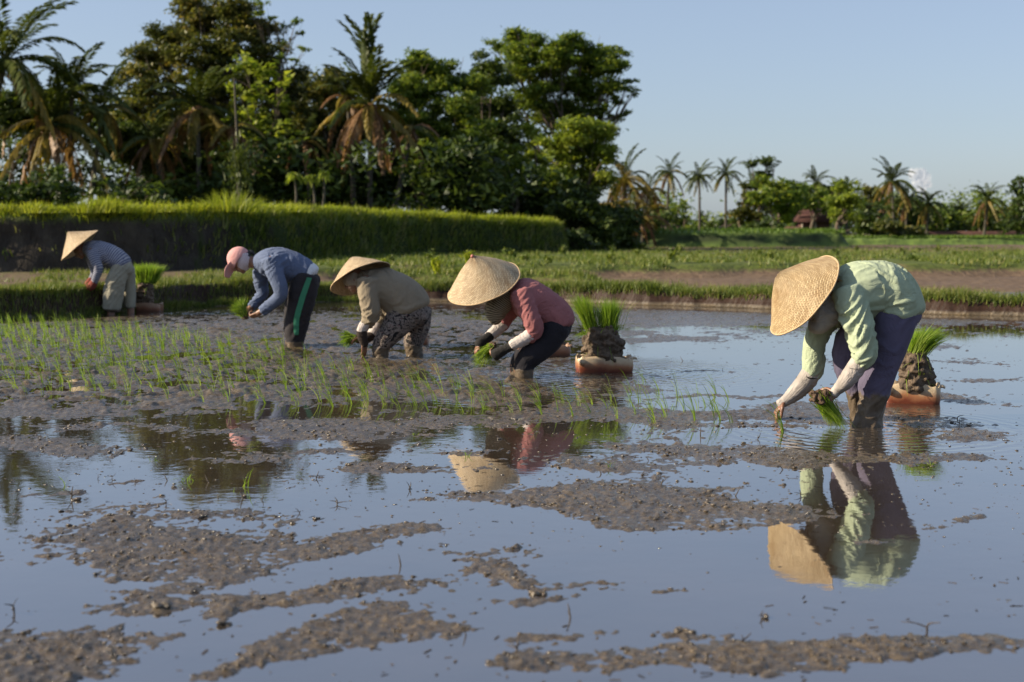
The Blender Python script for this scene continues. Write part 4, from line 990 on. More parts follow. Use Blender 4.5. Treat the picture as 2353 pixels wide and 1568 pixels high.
# small white cloud
def cloud_mat():
    m, t, p = new_mat('cloud'); p.inputs['Base Color'].default_value = (.80, .82, .86, 1); p.inputs['Roughness'].default_value = 1; p.inputs['Specular IOR Level'].default_value = 0
    tr = nd(t, 'ShaderNodeBsdfTransparent'); tl = nd(t, 'ShaderNodeBsdfTranslucent'); tl.inputs[0].default_value = (.92, .9, .9, 1)
    m1 = nd(t, 'ShaderNodeMixShader'); m1.inputs[0].default_value = .5; lk(t, p.outputs[0], m1.inputs[1]); lk(t, tl.outputs[0], m1.inputs[2])
    lw = nd(t, 'ShaderNodeLayerWeight'); lw.inputs[0].default_value = .35
    m2 = nd(t, 'ShaderNodeMixShader'); lk(t, maprange(t, lw.outputs['Facing'], .0, .85, .45, 1.0), m2.inputs[0]); lk(t, m1.outputs[0], m2.inputs[1]); lk(t, tr.outputs[0], m2.inputs[2])
    lk(t, m2.outputs[0], t.nodes['Material Output'].inputs[0]); return m
l = Lump()
for (px, py, r) in [(2106, 404, 15), (2122, 410, 15), (2112, 420, 14), (2118, 398, 11), (2098, 398, 10), (2116, 434, 11), (2124, 446, 8), (2130, 424, 9)]:
    l.blob(W(px, py, 2400), np.eye(3) * r / FPX * 2400 * 1.15)
me = l.melt('cloud', 1.2, 4); co = get_co(me).astype(float); co += get_no(me) * (1.6 * fbm(co[:, 0] * .12, co[:, 1] * .12, co[:, 2] * .12, 4))[:, None]; set_co(me, co)
o = obj('cloud', smooth(me), cloud_mat()); tag(o, 'small white puff of cloud above the dark far palm', 'cloud', None, 'structure')
# ------------------------------------------------------------------ people
CROPS = {'a': (2900, 950, 1.845), 'b': (1700, 950, 1.96), 'c': (800, 900, 2.24), 'd': (100, 850, 2.851)}
SRC = 4096 / 2353.0
class Fig:
    """Measures of one figure: crop coordinates of the photograph to metres at the figure's own distance."""
    def __init__(s, crop, depth): s.ox, s.oy, s.sc = CROPS[crop]; s.d = depth; s.m = depth / FPX / SRC / s.sc
    def P(s, x, y, dy=0.0):
        px = (s.ox + x / s.sc) / SRC; py = (s.oy + y / s.sc) / SRC; return np.array(W(px, py, s.d + dy))
    def add(s, L, nodes, key=0, side=(0, 1, 0), seg=22, sub=5):
        P = [s.P(n[0], n[1], n[2]) for n in nodes]; ra = [n[3] * s.m for n in nodes]
        rb = [n[4] if len(n) > 4 else n[3] * s.m for n in nodes]
        return L.tube(P, ra, rb, side, seg, sub, key)
def V3(v): return np.asarray(v, float)
def unit(v): v = V3(v); return v / np.linalg.norm(v)
def garment(name, L, m, parent, voxel, folds, relax=4, thick=0):
    me = L.melt(name, voxel, relax); co = get_co(me).astype(float); no = get_no(me)
    S, A, K = L.coords(co)
    add_attr(me, 'along', S); add_attr(me, 'around', A); add_attr(me, 'limb', K)
    amp, fs, tw, soft = folds
    for k in np.unique(K):
        q = K == k
        a_, f_, t_ = (amp, fs, tw) if k == 0 else (amp * .95, fs * 1.25, tw * .6)
        ph = S[q] * f_ + t_ * np.sin(A[q] + k) + .9 * noise(co[q, 0] * 5, co[q, 1] * 5, co[q, 2] * 5)
        r1 = 1 - np.abs(noise(ph, np.cos(A[q]) * soft + k * 7, np.sin(A[q]) * soft)) * 2.2
        r2 = noise(ph * 2.3 + 5, np.cos(A[q]) * soft * 1.7, np.sin(A[q]) * soft * 1.7 + k)
        mask = np.clip(.55 + 1.1 * noise(co[q, 0] * 4 + 3, co[q, 1] * 4, co[q, 2] * 4), .12, 1.3)
        co[q] += no[q] * (a_ * 1.75 * (np.sign(r1) * np.abs(r1) ** 1.5 * .8 + r2 * .5) * mask)[:, None]
    set_co(me, co)
    return obj(name, smooth(me), m, parent)

def hand(L, wrist, d, palm_n, thumb, curl=.5, s=1.0, spread=.14, tcurl=.35, key=9):
    """Palm, four jointed fingers of unequal length and a thumb leaving the side of the palm."""
    d = unit(d); n = V3(palm_n); n = unit(n - n @ d * d); w = np.cross(d, n) * thumb       # towards the thumb
    wrist = V3(wrist)
    L.tube([wrist - d * .02 * s, wrist + d * .025 * s, wrist + d * .06 * s, wrist + d * .085 * s], V3([.017, .016, .0145, .012]) * s, V3([.025, .036, .041, .038]) * s, w, 16, 4, key)
    curls = curl if isinstance(curl, (list, tuple)) else [curl] * 4
    for k, (off, ln) in enumerate([(.029, .072), (.0105, .080), (-.009, .074), (-.028, .058)]):
        c = curls[k]; base = wrist + d * (.075 if k in (1, 2) else .068) * s + w * off * s
        dr = unit(d + w * (off / .029) * spread); P = [base - dr * .02 * s, base]; ang = .25 * c
        for seg_, f in enumerate((.46, .30, .24)):
            ang += c * (.75 if seg_ else .55); v = dr * math.cos(ang) + n * math.sin(ang); P.append(P[-1] + v * ln * f * s)
        r = V3([.0095, .0098, .0088, .0080, .0066]) * s * (.86 if k == 3 else 1)
        L.tube(P, r, None, w, 10, 3, key)
    b = wrist + d * .022 * s + w * .026 * s
    t1 = unit(d * .62 + w * .75 + n * .3); t2 = unit(d * .86 + w * (.35 - tcurl) + n * (.25 + tcurl)); t3 = unit(d * .85 - w * tcurl * .7 + n * (.3 + tcurl))
    P = [b - t1 * .012 * s, b + t1 * .03 * s, b + t1 * .03 * s + t2 * .032 * s, b + t1 * .03 * s + t2 * .032 * s + t3 * .026 * s]
    L.tube(P, V3([.014, .0125, .0105, .0085]) * s, None, n, 10, 3, key)
def head(L, c, up, face, s=1.0):
    """Skull, jaw, nose, ears, brow, lips; c = centre of the skull."""
    u = unit(up); f = V3(face); f = unit(f - f @ u * u); w = np.cross(u, f); c = V3(c)
    L.blob(c + u * .02 * s - f * .01 * s, [u * .105 * s, f * .098 * s, w * .077 * s], 24, 16)
    L.blob(c - u * .055 * s + f * .03 * s, [u * .062 * s, f * .062 * s, w * .056 * s], 20, 12)
    L.blob(c - u * .10 * s + f * .055 * s, [u * .022 * s, f * .025 * s, w * .026 * s], 12, 8)          # chin
    L.tube([c + u * .012 * s + f * .085 * s, c - u * .015 * s + f * .100 * s, c - u * .035 * s + f * .108 * s], V3([.008, .011, .014]) * s, V3([.008, .011, .016]) * s, w, 12, 3)   # nose
    L.tube([c + u * .028 * s + f * .083 * s + w * .045 * s, c + u * .032 * s + f * .093 * s, c + u * .028 * s + f * .083 * s - w * .045 * s], V3([.009] * 3) * s, None, u, 10, 4)   # brow
    L.blob(c - u * .062 * s + f * .092 * s, [w * .024 * s, u * .008 * s, f * .009 * s], 12, 8)          # lips
    for k in (-1, 1): L.blob(c - u * .012 * s + w * k * .078 * s - f * .005 * s, [u * .032 * s, f * .018 * s, w * .009 * s], 12, 8)
    return u, f, w
def eyes(parent, c, u, f, w, s=1.0):
    for k in (-1, 1):
        l = Lump().blob(V3(c) + u * .012 * s + f * .082 * s + w * k * .032 * s, [u * .010 * s, f * .011 * s, w * .013 * s], 12, 8)
        obj('eye', l.raw('eye'), M_EYE, parent)

# conical woven hat: profile turned about its axis, with weave coordinates
def weave_mat(name, lo, hi, dark, cu, cv, strength=.6):
    m, t, p = new_mat(name)
    uv = nd(t, 'ShaderNodeUVMap', uv_map='weave'); mp = nd(t, 'ShaderNodeMapping'); lk(t, uv.outputs[0], mp.inputs[0])
    mp.inputs['Rotation'].default_value = (0, 0, R(38)); mp.inputs['Scale'].default_value = (cu, cv, 1)
    br = nd(t, 'ShaderNodeTexBrick'); lk(t, mp.outputs[0], br.inputs['Vector'])
    br.offset = .5; br.inputs['Color1'].default_value = (*lo, 1); br.inputs['Color2'].default_value = (*hi, 1); br.inputs['Mortar'].default_value = (*dark, 1)
    br.inputs['Scale'].default_value = 1; br.inputs['Mortar Size'].default_value = .045; br.inputs['Mortar Smooth'].default_value = .6; br.inputs['Bias'].default_value = .1
    br.inputs['Brick Width'].default_value = .75; br.inputs['Row Height'].default_value = .25
    v = coord(t); n = nz(t, v, 9, 4); n2 = nz(t, v, 60, 3)
    c = mix(t, .8, br.outputs[0], ramp(t, n, [(.3, (.75, .66, .55)), (.5, (1, 1, 1)), (.75, (1.12, 1.06, .95))]), 'MULTIPLY')
    c = mix(t, mathn(t, 'MULTIPLY', maprange(t, n2, .6, .75, 0, 1), .3), c, (.5, .42, .3))
    lk(t, c, p.inputs['Base Color']); p.inputs['Roughness'].default_value = .62; p.inputs['Specular IOR Level'].default_value = .35
    h = mathn(t, 'ADD', mathn(t, 'MULTIPLY', br.outputs['Fac'], -1.0), mathn(t, 'MULTIPLY', n2, .4))
    bump(t, p, h, strength, .004); return m
def cone_hat(parent, centre, axis, R_, H, m, m_rim, seg=80, round_=.10, label=None, warp=.012, name='conical_hat', bulge=.06):
    a = unit(axis); x = unit(np.cross(a, (0, 1, .13))); y = np.cross(a, x); c = V3(centre)
    rings = 22; V, UV = [], []
    for layer, off in ((0, 0.0), (1, -.004)):
        for i in range(rings + 1):
            f = i / rings
            r = R_ * f; h = H * (1 - f) + bulge * H * math.sin(math.pi * f)
            if f < round_: h = h - H * (round_ - f) ** 2 / round_ * .55
            for j in range(seg):
                th = 2 * math.pi * j / seg
                wob = warp * f * (math.sin(2 * th + .7) + .5 * math.sin(3 * th + 2)) + .0018 * math.sin(th * 7 + f * 9)
                rr = r * (1 + .012 * math.sin(3 * th + 1))
                V.append(c + a * (h + off + wob) + x * rr * math.cos(th) + y * rr * math.sin(th))
                UV.append((j / seg, f))
    F = []; n1 = (rings + 1) * seg
    for L_ in (0, 1):
        for i in range(rings):
            for j in range(seg):
                j2 = (j + 1) % seg; q = [L_ * n1 + i * seg + j, L_ * n1 + (i + 1) * seg + j, L_ * n1 + (i + 1) * seg + j2, L_ * n1 + i * seg + j2]
                F.append(q if L_ == 0 else q[::-1])
    me = mesh_from(name, np.array(V), np.array(F)); smooth(me)
    uvl = me.uv_layers.new(name='weave'); k = 0
    data = np.zeros((len(me.loops), 2), np.float32)
    for p_ in me.polygons:
        vi = list(p_.vertices); us = [(v % seg) / seg for v in vi]
        wrap = max(us) - min(us) > .5
        for li, v, u in zip(p_.loop_indices, vi, us):
            f = ((v % n1) // seg) / rings
            if wrap and u < .5: u += 1
            data[li] = (u * 26 * (.25 + .75 * 1), f * 9)
    uvl.data.foreach_set('uv', data.ravel())
    o = obj(name, me, m, parent)
    if label: o['label'] = label
    # binding round the rim
    P = []
    for j in range(seg + 1):
        th = 2 * math.pi * (j % seg) / seg; wob = warp * (math.sin(2 * th + .7) + .5 * math.sin(3 * th + 2)) + .0018 * math.sin(th * 7 + 9); rr = R_ * (1 + .012 * math.sin(3 * th + 1))
        P.append(c + a * (wob - .002) + x * rr * math.cos(th) + y * rr * math.sin(th))
    V_, F_, caps, *_ = loft(P, [.0055] * len(P), [.0055] * len(P), a, 8, 1, cap=False)
    rim = obj('brim_binding', smooth(mesh_from('brim_binding', V_, F_)), m_rim); rim.parent = o; rim.matrix_parent_inverse = parent_world(parent).inverted() if False else Matrix.Identity(4)
    return o
def hat_at(fig, parent, p0, p1, sin_t, h_px, m, m_rim, dy=0.0, **k):
    """p0, p1: ends of the brim's long axis in the crop; sin_t: how far the cone leans to (+) or from (-) the camera."""
    p0, p1 = V3(p0), V3(p1); c2 = (p0 + p1) / 2; L2 = np.linalg.norm(p1 - p0) / 2; e = (p1 - p0) / (2 * L2)
    n2 = V3([e[1], -e[0]]);  n2 = n2 if n2[1] < 0 else -n2
    ct = math.sqrt(1 - sin_t ** 2)
    vd = unit(fig.P(c2[0], c2[1], dy) - V3([0, 0, CAM_H])); rt = unit(np.cross(vd, (0, 0, 1))); upv = np.cross(rt, vd)
    ax = rt * n2[0] * ct - upv * n2[1] * ct - vd * sin_t
    return cone_hat(parent, fig.P(c2[0], c2[1], dy), ax, L2 * fig.m, h_px / ct * fig.m, m, m_rim, **k), fig.P(c2[0], c2[1], dy), unit(ax)

M_SKIN = plain('tanned_skin', (.22, .105, .06), .45, .18, 14, .25, .5)
M_MSKIN = plain('muddy_skin', (.20, .095, .055), .35, .4, 30, .5, .6)
M_EYE = plain('eye', (.03, .02, .018), .15, .1); M_HAIR = plain('dark_hair', (.012, .010, .009), .5, .3, 60, .5)
M_HAT1 = weave_mat('straw_weave', (.36, .25, .125), (.60, .455, .265), (.24, .15, .07), 1.25, 1.25, 1.0)
M_HAT2 = weave_mat('fine_straw_weave', (.38, .28, .165), (.60, .475, .31), (.25, .17, .095), 1.0, 1.0, .9)
M_RIM = plain('binding', (.48, .34, .19), .7, .2, 40)
def skin_legs(fig, L, chains):
    for c in chains: fig.add(L, c, key=5)

def held_bundle(fig, root, tips, n, root_r, label, seed=1, rootdir=None, blade_w=.0035):
    """A fistful of seedlings: a muddy root clump and a fan of thin leaves towards the tips (crop points)."""
    rg = np.random.default_rng(seed); r0 = fig.P(*root)
    t = [fig.P(*q) for q in tips]
    top = empty('seedling_bundle', Vector(r0), label, 'seedlings', 'seedling bundles in the hands')
    i = rg.integers(0, len(t), n); f = rg.random(n)[:, None]; j = (i + 1) % len(t)
    T = np.array(t)[i] * (1 - f) + np.array(t)[j] * f
    T = r0 + (T - r0) * (.72 + .38 * rg.random(n))[:, None] + rg.normal(size=(n, 3)) * .012
    Bq = r0 + rg.normal(size=(n, 3)) * root_r * np.array([.45, .45, .45])
    ctr = (Bq + T) / 2 + (np.mean(t, 0) - r0) * .08 + rg.normal(size=(n, 3)) * .006 + (0, 0, .012)
    w = np.cross(T - Bq, rg.normal(size=(n, 3))); w /= np.linalg.norm(w, axis=1)[:, None]; w *= blade_w / 2
    V = np.stack([Bq - w, Bq + w, ctr + w, ctr - w, T], 1).reshape(-1, 3); o_ = (np.arange(n) * 5)[:, None]
    me = mesh_from('leaf_blades', V, [o_ + np.array([[0, 1, 2, 3]]), o_ + np.array([[3, 2, 4]])]); add_attr(me, 'tone', np.repeat(rg.random(n), 5)[:len(me.vertices)])
    b = obj('leaf_blades', me, M_SEED, top); b['kind'] = 'stuff'
    l = Lump(); d = unit(np.mean(t, 0) - r0) if rootdir is None else unit(rootdir)
    for k in range(30): l.blob(r0 - d * root_r * .4 + np.clip(rg.normal(size=3), -1.3, 1.3) * root_r * np.array([.5, .4, .38]), np.diag(rg.uniform(.22, .48, 3)) * root_r, 9, 6)
    me = l.melt('root_clump', .0045, 0); co = get_co(me); co = co + get_no(me) * (.006 * noise(co[:, 0] * 90, co[:, 1] * 90, co[:, 2] * 90))[:, None]; set_co(me, co)
    obj('root_clump', me, M_ROOT, top)
    return top
M_ROOT = plain('root_mud', (.10, .06, .035), .7, .45, 60, .8, .4)

GP = 'rice planters bent over the paddy'
# ---- planter in the green shirt, nearest
f = Fig('a', 8.7)
p5 = empty('person', Vector((*f.P(1060, 1390)[:2], 0)), 'planter in pale green shirt and purple trousers pushing a seedling into the mud', 'person', GP)
L = Lump()
f.add(L, [(860, 430, 0, 130, .14), (980, 400, 0, 180, .16), (1120, 390, 0, 170, .15), (1230, 440, 0, 160, .15), (1290, 520, 0, 130, .15)])
f.add(L, [(860, 440, 0, 70, .07), (760, 460, 0, 55, .055), (690, 480, 0, 58, .058)])
hc5 = f.P(640, 470)
uax = unit([-.80, 0, .60]); head(L, hc5, uax, (-.6, -.1, -.8), 1.0)
f.add(L, [(930, 420, -.16, 70), (1000, 700, -.23, 55), (1010, 860, -.24, 50), (900, 1050, -.22, 42), (815, 1145, -.18, 30)], 1)
hand(L, f.P(818, 1142, -.18), f.P(700, 1205, -.16) - f.P(818, 1142, -.18), (-.25, .75, -.6), -1, [.9, 1.0, 1.1, 1.1], 1.02, tcurl=.0)
f.add(L, [(800, 560, .17, 70), (655, 780, .22, 55), (640, 980, .22, 52), (540, 1120, .21, 44), (435, 1222, .19, 32)], 2)
hand(L, f.P(440, 1215, .19), f.P(378, 1290, .19) - f.P(440, 1215, .19), (.72, -.1, -.62), 1, [.55, .62, .75, .85], 1.02, spread=.05, tcurl=.25)
f.add(L, [(1240, 520, -.08, 100, .09), (1180, 880, -.1, 70), (1110, 1100, -.1, 55), (1060, 1300, -.1, 42), (1050, 1400, -.1, 44), (1040, 1430, -.1, 46)], 3)
f.add(L, [(1200, 520, .1, 110, .1), (930, 860, .14, 70), (940, 1080, .14, 45), (980, 1400, .15, 34), (988, 1430, .15, 36)], 4)
me = L.melt('body', .0055, 2, .42); body5 = obj('body', me, M_MSKIN, p5)
eyes(body5, hc5, uax, unit(np.array([-.6, -.1, -.8]) - np.dot([-.6, -.1, -.8], uax) * uax), np.cross(uax, unit(np.array([-.6, -.1, -.8]) - np.dot([-.6, -.1, -.8], uax) * uax)))
M_GREEN = cloth('pale_green_jersey', (.375, .435, .295), .06)
L = Lump(.35)
f.add(L, [(800, 440, 0, 120, .12), (870, 425, 0, 190, .19), (980, 405, 0, 224, .215), (1120, 392, 0, 212, .205), (1215, 425, 0, 210, .205), (1262, 500, 0, 200, .205), (1275, 550, 0, 192, .205)], 0)
f.add(L, [(905, 400, -.15, 120, .09), (955, 560, -.20, 108, .09), (1005, 720, -.24, 94, .085), (1022, 850, -.25, 86, .08), (1000, 915, -.25, 66, .065), (990, 930, -.25, 58, .058)], 1)
f.add(L, [(860, 520, .15, 120, .09), (730, 620, .2, 98, .085), (662, 780, .22, 84, .08), (652, 930, .22, 85, .078), (635, 1000, .22, 70, .066), (628, 1018, .22, 62, .06)], 2)
garment('shirt', L, M_GREEN, p5, .009, (.0135, 14, 3.0, .8), 3)
for nm, ch in (('arm_sleeve', [(1003, 905, -.24, 62), (985, 935, -.24, 68), (940, 1000, -.23, 66), (885, 1070, -.21, 57), (835, 1120, -.185, 40), (800, 1160, -.175, 36)]),
               ('arm_sleeve', [(642, 985, .22, 74), (625, 1020, .22, 76), (580, 1085, .22, 74), (510, 1155, .21, 61), (450, 1205, .195, 42), (400, 1235, .19, 36)])):
    L = Lump(.35); f.add(L, ch, 1); garment(nm, L, M_SLV if False else cloth('grey_knit_sleeve', (.38, .34, .31), .3), p5, .007, (.0042, 32, 1.2, .7), 2)
M_PURP = cloth('purple_grey_sweatpants', (.105, .092, .145), .1, mud=.20)
L = Lump(.35)
f.add(L, [(1290, 470, 0, 135, .15), (1275, 530, 0, 168, .175), (1250, 600, 0, 158, .16)], 0)
f.add(L, [(1265, 560, -.07, 160, .12), (1248, 660, -.09, 150, .115), (1215, 800, -.1, 128, .105), (1165, 950, -.1, 115, .1), (1115, 1080, -.1, 116, .095), (1100, 1160, -.1, 108, .09), (1088, 1230, -.1, 94, .08), (1068, 1310, -.1, 96, .08), (1055, 1390, -.1, 112, .095), (1052, 1430, -.1, 118, .1)], 1)
f.add(L, [(1170, 560, .09, 140, .11), (1050, 660, .12, 150, .11), (945, 780, .14, 140, .11), (900, 900, .14, 108, .1), (915, 1000, .14, 88, .09), (955, 1090, .14, 76, .08), (965, 1180, .15, 62), (980, 1290, .15, 60), (990, 1430, .15, 64)], 2)
garment('trousers', L, M_PURP, p5, .010, (.0085, 9, 2.2, .8))
M_GCL = cloth('grey_cotton', (.40, .385, .36), .1)
L = Lump(.35)
f.add(L, [(840, 420, 0, 95, .10), (770, 520, 0, 105, .11), (715, 570, 0, 108, .11), (665, 590, 0, 85, .09)], 0)
L.blob(f.P(700, 640), [unit([.5, 0, -.8]) * .055, unit([.8, 0, .5]) * .075, np.array([0, .09, 0])])
garment('face_cloth', L, M_GCL, p5, .009, (.006, 16, 2, .9))
h5, hc, ha = hat_at(f, p5, (797, 150), (372, 712), .36, 262, M_HAT1, M_RIM, round_=.16, label='coarsely woven broad straw hat', bulge=.05)
SLV = [o for o in bpy.data.objects if o.name.startswith('arm_sleeve') and o.parent == p5]; SHIRT5 = [o for o in bpy.data.objects if o.name.startswith('shirt') and o.parent == p5][0]
# chest print peeping out by the brim
def on_mesh_patch(o, pts_px, fig, m, name, parent, off=.007, nu=14, dy=-.6):
    """Lays a thin strip (left / right edge points in the crop) on a garment's near side."""
    dg = bpy.context.evaluated_depsgraph_get(); dg.update()
    me = o.data; co = get_co(me); bv = bvhtree.BVHTree.FromPolygons([tuple(c) for c in co], [tuple(p.vertices) for p in me.polygons])
    Lp = catmull([p[0] for p in pts_px], nu); Rp = catmull([p[1] for p in pts_px], nu); V = []
    cam_ = np.array([0, 0, CAM_H])
    for a, b in zip(Lp, Rp):
        for k in (0, .5, 1):
            q = a * (1 - k) + b * k; w = fig.P(q[0], q[1], 0); d = unit(w - cam_)
            h, n_, _, _ = bv.ray_cast(Vector(w - d * 1.2), Vector(d)); 
            if h is None: h = Vector(w - d * .1)
            V.append(np.array(h) - d * off)
    V = np.array(V); k = len(Lp); F = []
    for i in range(k - 1):
        for j in (0, 1): F.append((i * 3 + j, i * 3 + j + 1, i * 3 + 4 + j, i * 3 + 3 + j))
    # smooth along the strip and give it a little thickness behind
    for _ in range(2):
        W_ = V.reshape(k, 3, 3); W_[1:-1] = (W_[:-2] + 2 * W_[1:-1] + W_[2:]) / 4; V = W_.reshape(-1, 3)
    return obj(name, smooth(mesh_from(name, V, np.array(F))), m, parent)
held_bundle(f, (712, 1200, -.17), [(905, 1405, -.22), (860, 1432, -.16), (790, 1425, -.1), (740, 1330, -.12), (900, 1380, -.12)], 380, .058, 'bundle of long bright leaves hanging from the bare hand of the green shirted planter', 3)

M_INK = plain('black_print', (.012, .011, .011), .7)
far_s = max(SLV, key=lambda o: get_co(o.data)[:, 1].mean()); near_s = min(SLV, key=lambda o: get_co(o.data)[:, 1].mean())
on_mesh_patch(far_s, [((598, 1022), (604, 1032)), ((612, 1030), (614, 1042)), ((640, 1036), (638, 1046)), ((684, 1044), (682, 1047))], f, M_INK, 'curved_mark', far_s, .0035, 5)
for k in range(9):
    x = 918 + k * 8.2; y = 962 + k * 1.7
    on_mesh_patch(near_s, [((x, y), (x, y + 5)), ((x + 4.5, y + 1), (x + 4.5, y + 6))], f, M_INK, 'stitch_mark', near_s, .0035, 2)
on_mesh_patch(SHIRT5, [((806, 300), (806, 340)), ((825, 305), (822, 336)), ((842, 322), (842, 330))], f, plain('dark_red_print', (.10, .015, .02), .7), 'chest_print', SHIRT5, .004, 4)
on_mesh_patch(SHIRT5, [((832, 300), (826, 316)), ((850, 310), (846, 322)), ((868, 322), (868, 326))], f, plain('yellow_print', (.42, .30, .12), .7), 'chest_print', SHIRT5, .004, 4)

# ---- planter in the pink shirt
f = Fig('b', 11.5)
p4 = empty('person', Vector((*f.P(770, 1090)[:2], 0)), 'planter in dusty pink shirt, striped scarf and black leggings crouching before a floating tray', 'person', GP)
L = Lump()
f.add(L, [(700, 430, 0, 70, .09), (790, 470, 0, 110, .14), (880, 525, 0, 120, .14), (970, 590, 0, 110, .13), (1040, 670, 0, 100, .14)])
f.add(L, [(740, 440, 0, 50), (640, 430, 0, 48), (560, 420, 0, 50)])
hc4 = f.P(540, 425); uax = unit([-.387, -.3, .9]); fx = unit([-.9, -.1, -.4]); head(L, hc4, uax, fx, 1.0)
f.add(L, [(745, 450, -.16, 55), (800, 570, -.2, 48), (860, 720, -.22, 44), (720, 835, -.19, 34), (600, 895, -.16, 28)], 1)
hand(L, f.P(600, 895, -.16), f.P(530, 925, -.13) - f.P(600, 895, -.16), (-.3, .6, .6), 1, [.9, 1, 1.1, 1.2], 1.0)
f.add(L, [(700, 540, .16, 50), (640, 640, .18, 45), (600, 700, .16, 38), (500, 790, .11, 30), (460, 820, .09, 27)], 2)
hand(L, f.P(465, 815, .09), f.P(400, 870, .04) - f.P(465, 815, .09), (.2, -.1, -.9), -1, [.55, .6, .7, .8], 1.0)
f.add(L, [(1020, 700, -.08, 90), (770, 960, -.12, 62), (770, 1180, -.12, 45)], 3); f.add(L, [(1020, 690, .08, 90), (735, 960, .1, 60), (745, 1180, .1, 45)], 4)
body4 = obj('body', L.melt('body', .0065, 2, .42), M_SKIN, p4); eyes(body4, hc4, uax, unit(fx - fx @ uax * uax), np.cross(uax, unit(fx - fx @ uax * uax)))
M_PINK = cloth('dusty_pink_jersey', (.31, .12, .12), .08)
L = Lump(.35)
f.add(L, [(690, 430, 0, 92, .11), (765, 455, 0, 145, .17), (860, 515, 0, 158, .185), (960, 575, 0, 148, .17), (1030, 625, 0, 135, .18), (1040, 672, 0, 124, .185)], 0)
f.add(L, [(755, 440, -.15, 92, .085), (800, 560, -.2, 74, .07), (848, 670, -.225, 72, .068), (866, 728, -.22, 62, .06), (832, 768, -.21, 54, .052), (810, 782, -.205, 48, .048)], 1)
f.add(L, [(710, 530, .15, 80), (645, 620, .18, 60), (612, 680, .17, 52), (590, 705, .165, 46)], 2)
garment('shirt', L, M_PINK, p4, .010, (.0072, 17, 2.3, .8), 3)
M_OFFW = cloth('off_white_knit', (.52, .46, .43), .12); M_BLK = cloth('black_knit', (.016, .015, .015), .3)
for nm, ch, mm in (('arm_sleeve', [(830, 765, -.215, 52), (760, 808, -.205, 48), (700, 838, -.195, 42), (680, 850, -.19, 38)], M_OFFW),
                   ('arm_sleeve', [(615, 680, .17, 52), (560, 728, .15, 48), (510, 772, .125, 42), (495, 785, .12, 40)], M_OFFW),
                   ('glove', [(705, 838, -.195, 38), (640, 872, -.175, 36), (580, 905, -.155, 44), (545, 925, -.14, 46)], M_BLK),
                   ('glove', [(515, 768, .12, 38), (470, 808, .09, 42), (430, 838, .06, 46), (412, 850, .05, 36)], M_BLK)):
    L = Lump(.35); f.add(L, ch, 1); garment(nm, L, mm, p4, .008, (.003, 30, 1.2, .7), 2)
M_BLKT = cloth('black_leggings', (.017, .016, .021), .2, mud=.07)
L = Lump(.35)
f.add(L, [(1010, 640, 0, 110, .15), (1035, 690, 0, 118, .17), (1000, 740, 0, 112, .17)], 0)
f.add(L, [(1035, 700, -.07, 112, .12), (960, 800, -.1, 116, .11), (870, 890, -.12, 104, .1), (790, 975, -.12, 86, .085), (775, 1060, -.12, 76), (785, 1190, -.12, 66)], 1)
f.add(L, [(1030, 700, .08, 110, .12), (900, 830, .1, 100, .1), (770, 940, .1, 82, .085), (722, 1020, .1, 58), (735, 1190, .1, 54)], 2)
garment('leggings', L, M_BLKT, p4, .010, (.003, 14, 1.6, .8))
def stripes(scale, c1, c2, ax=(1, 0, 0), dist=2.0, lo=.4, hi=.6):
    def fn(t, v, c):
        mp = nd(t, 'ShaderNodeMapping'); lk(t, v, mp.inputs[0]); s = nd(t, 'ShaderNodeSeparateXYZ')
        at = nd(t, 'ShaderNodeAttribute', attribute_name='along')
        ph = mathn(t, 'ADD', mathn(t, 'MULTIPLY', at.outputs['Fac'], scale), mathn(t, 'MULTIPLY', nz(t, v, 6, 2), dist))
        w = mathn(t, 'SINE', ph); return mix(t, maprange(t, w, lo, hi, 0, 1), c1, c2)
    return fn
M_SCARF = cloth('striped_scarf', (.25, .2, .14), .1, pattern=stripes(420, (.30, .25, .17), (.045, .04, .03), dist=10, lo=-.3, hi=.3))
L = Lump(.35)
f.add(L, [(655, 430, 0, 78, .085), (600, 500, 0, 92, .095), (560, 570, 0, 88, .09), (555, 640, 0, 62, .07), (565, 670, 0, 34, .05)], 0)
garment('scarf', L, M_SCARF, p4, .009, (.009, 20, 2.5, 1.0))
h4, hc, ha = hat_at(f, p4, (190, 482), (738, 250), .42, 240, M_HAT2, M_RIM, label='finely woven conical hat with a pink knob', dy=0)
tipc = hc + ha * (240 / math.sqrt(1 - .42 ** 2) * f.m) * .97
l = Lump().blob(tipc, np.eye(3) * .016, 12, 8); k_ = obj('tip_knob', l.raw('tip_knob'), plain('knob', (.45, .16, .12), .6)); k_.parent = h4
held_bundle(f, (520, 862, -.06), [(355, 940, -.12), (375, 1020, -.14), (450, 1025, -.05), (530, 985, -.02), (440, 930, 0)], 300, .036, 'short leafy bundle between the black gloves of the pink shirted planter', 4)

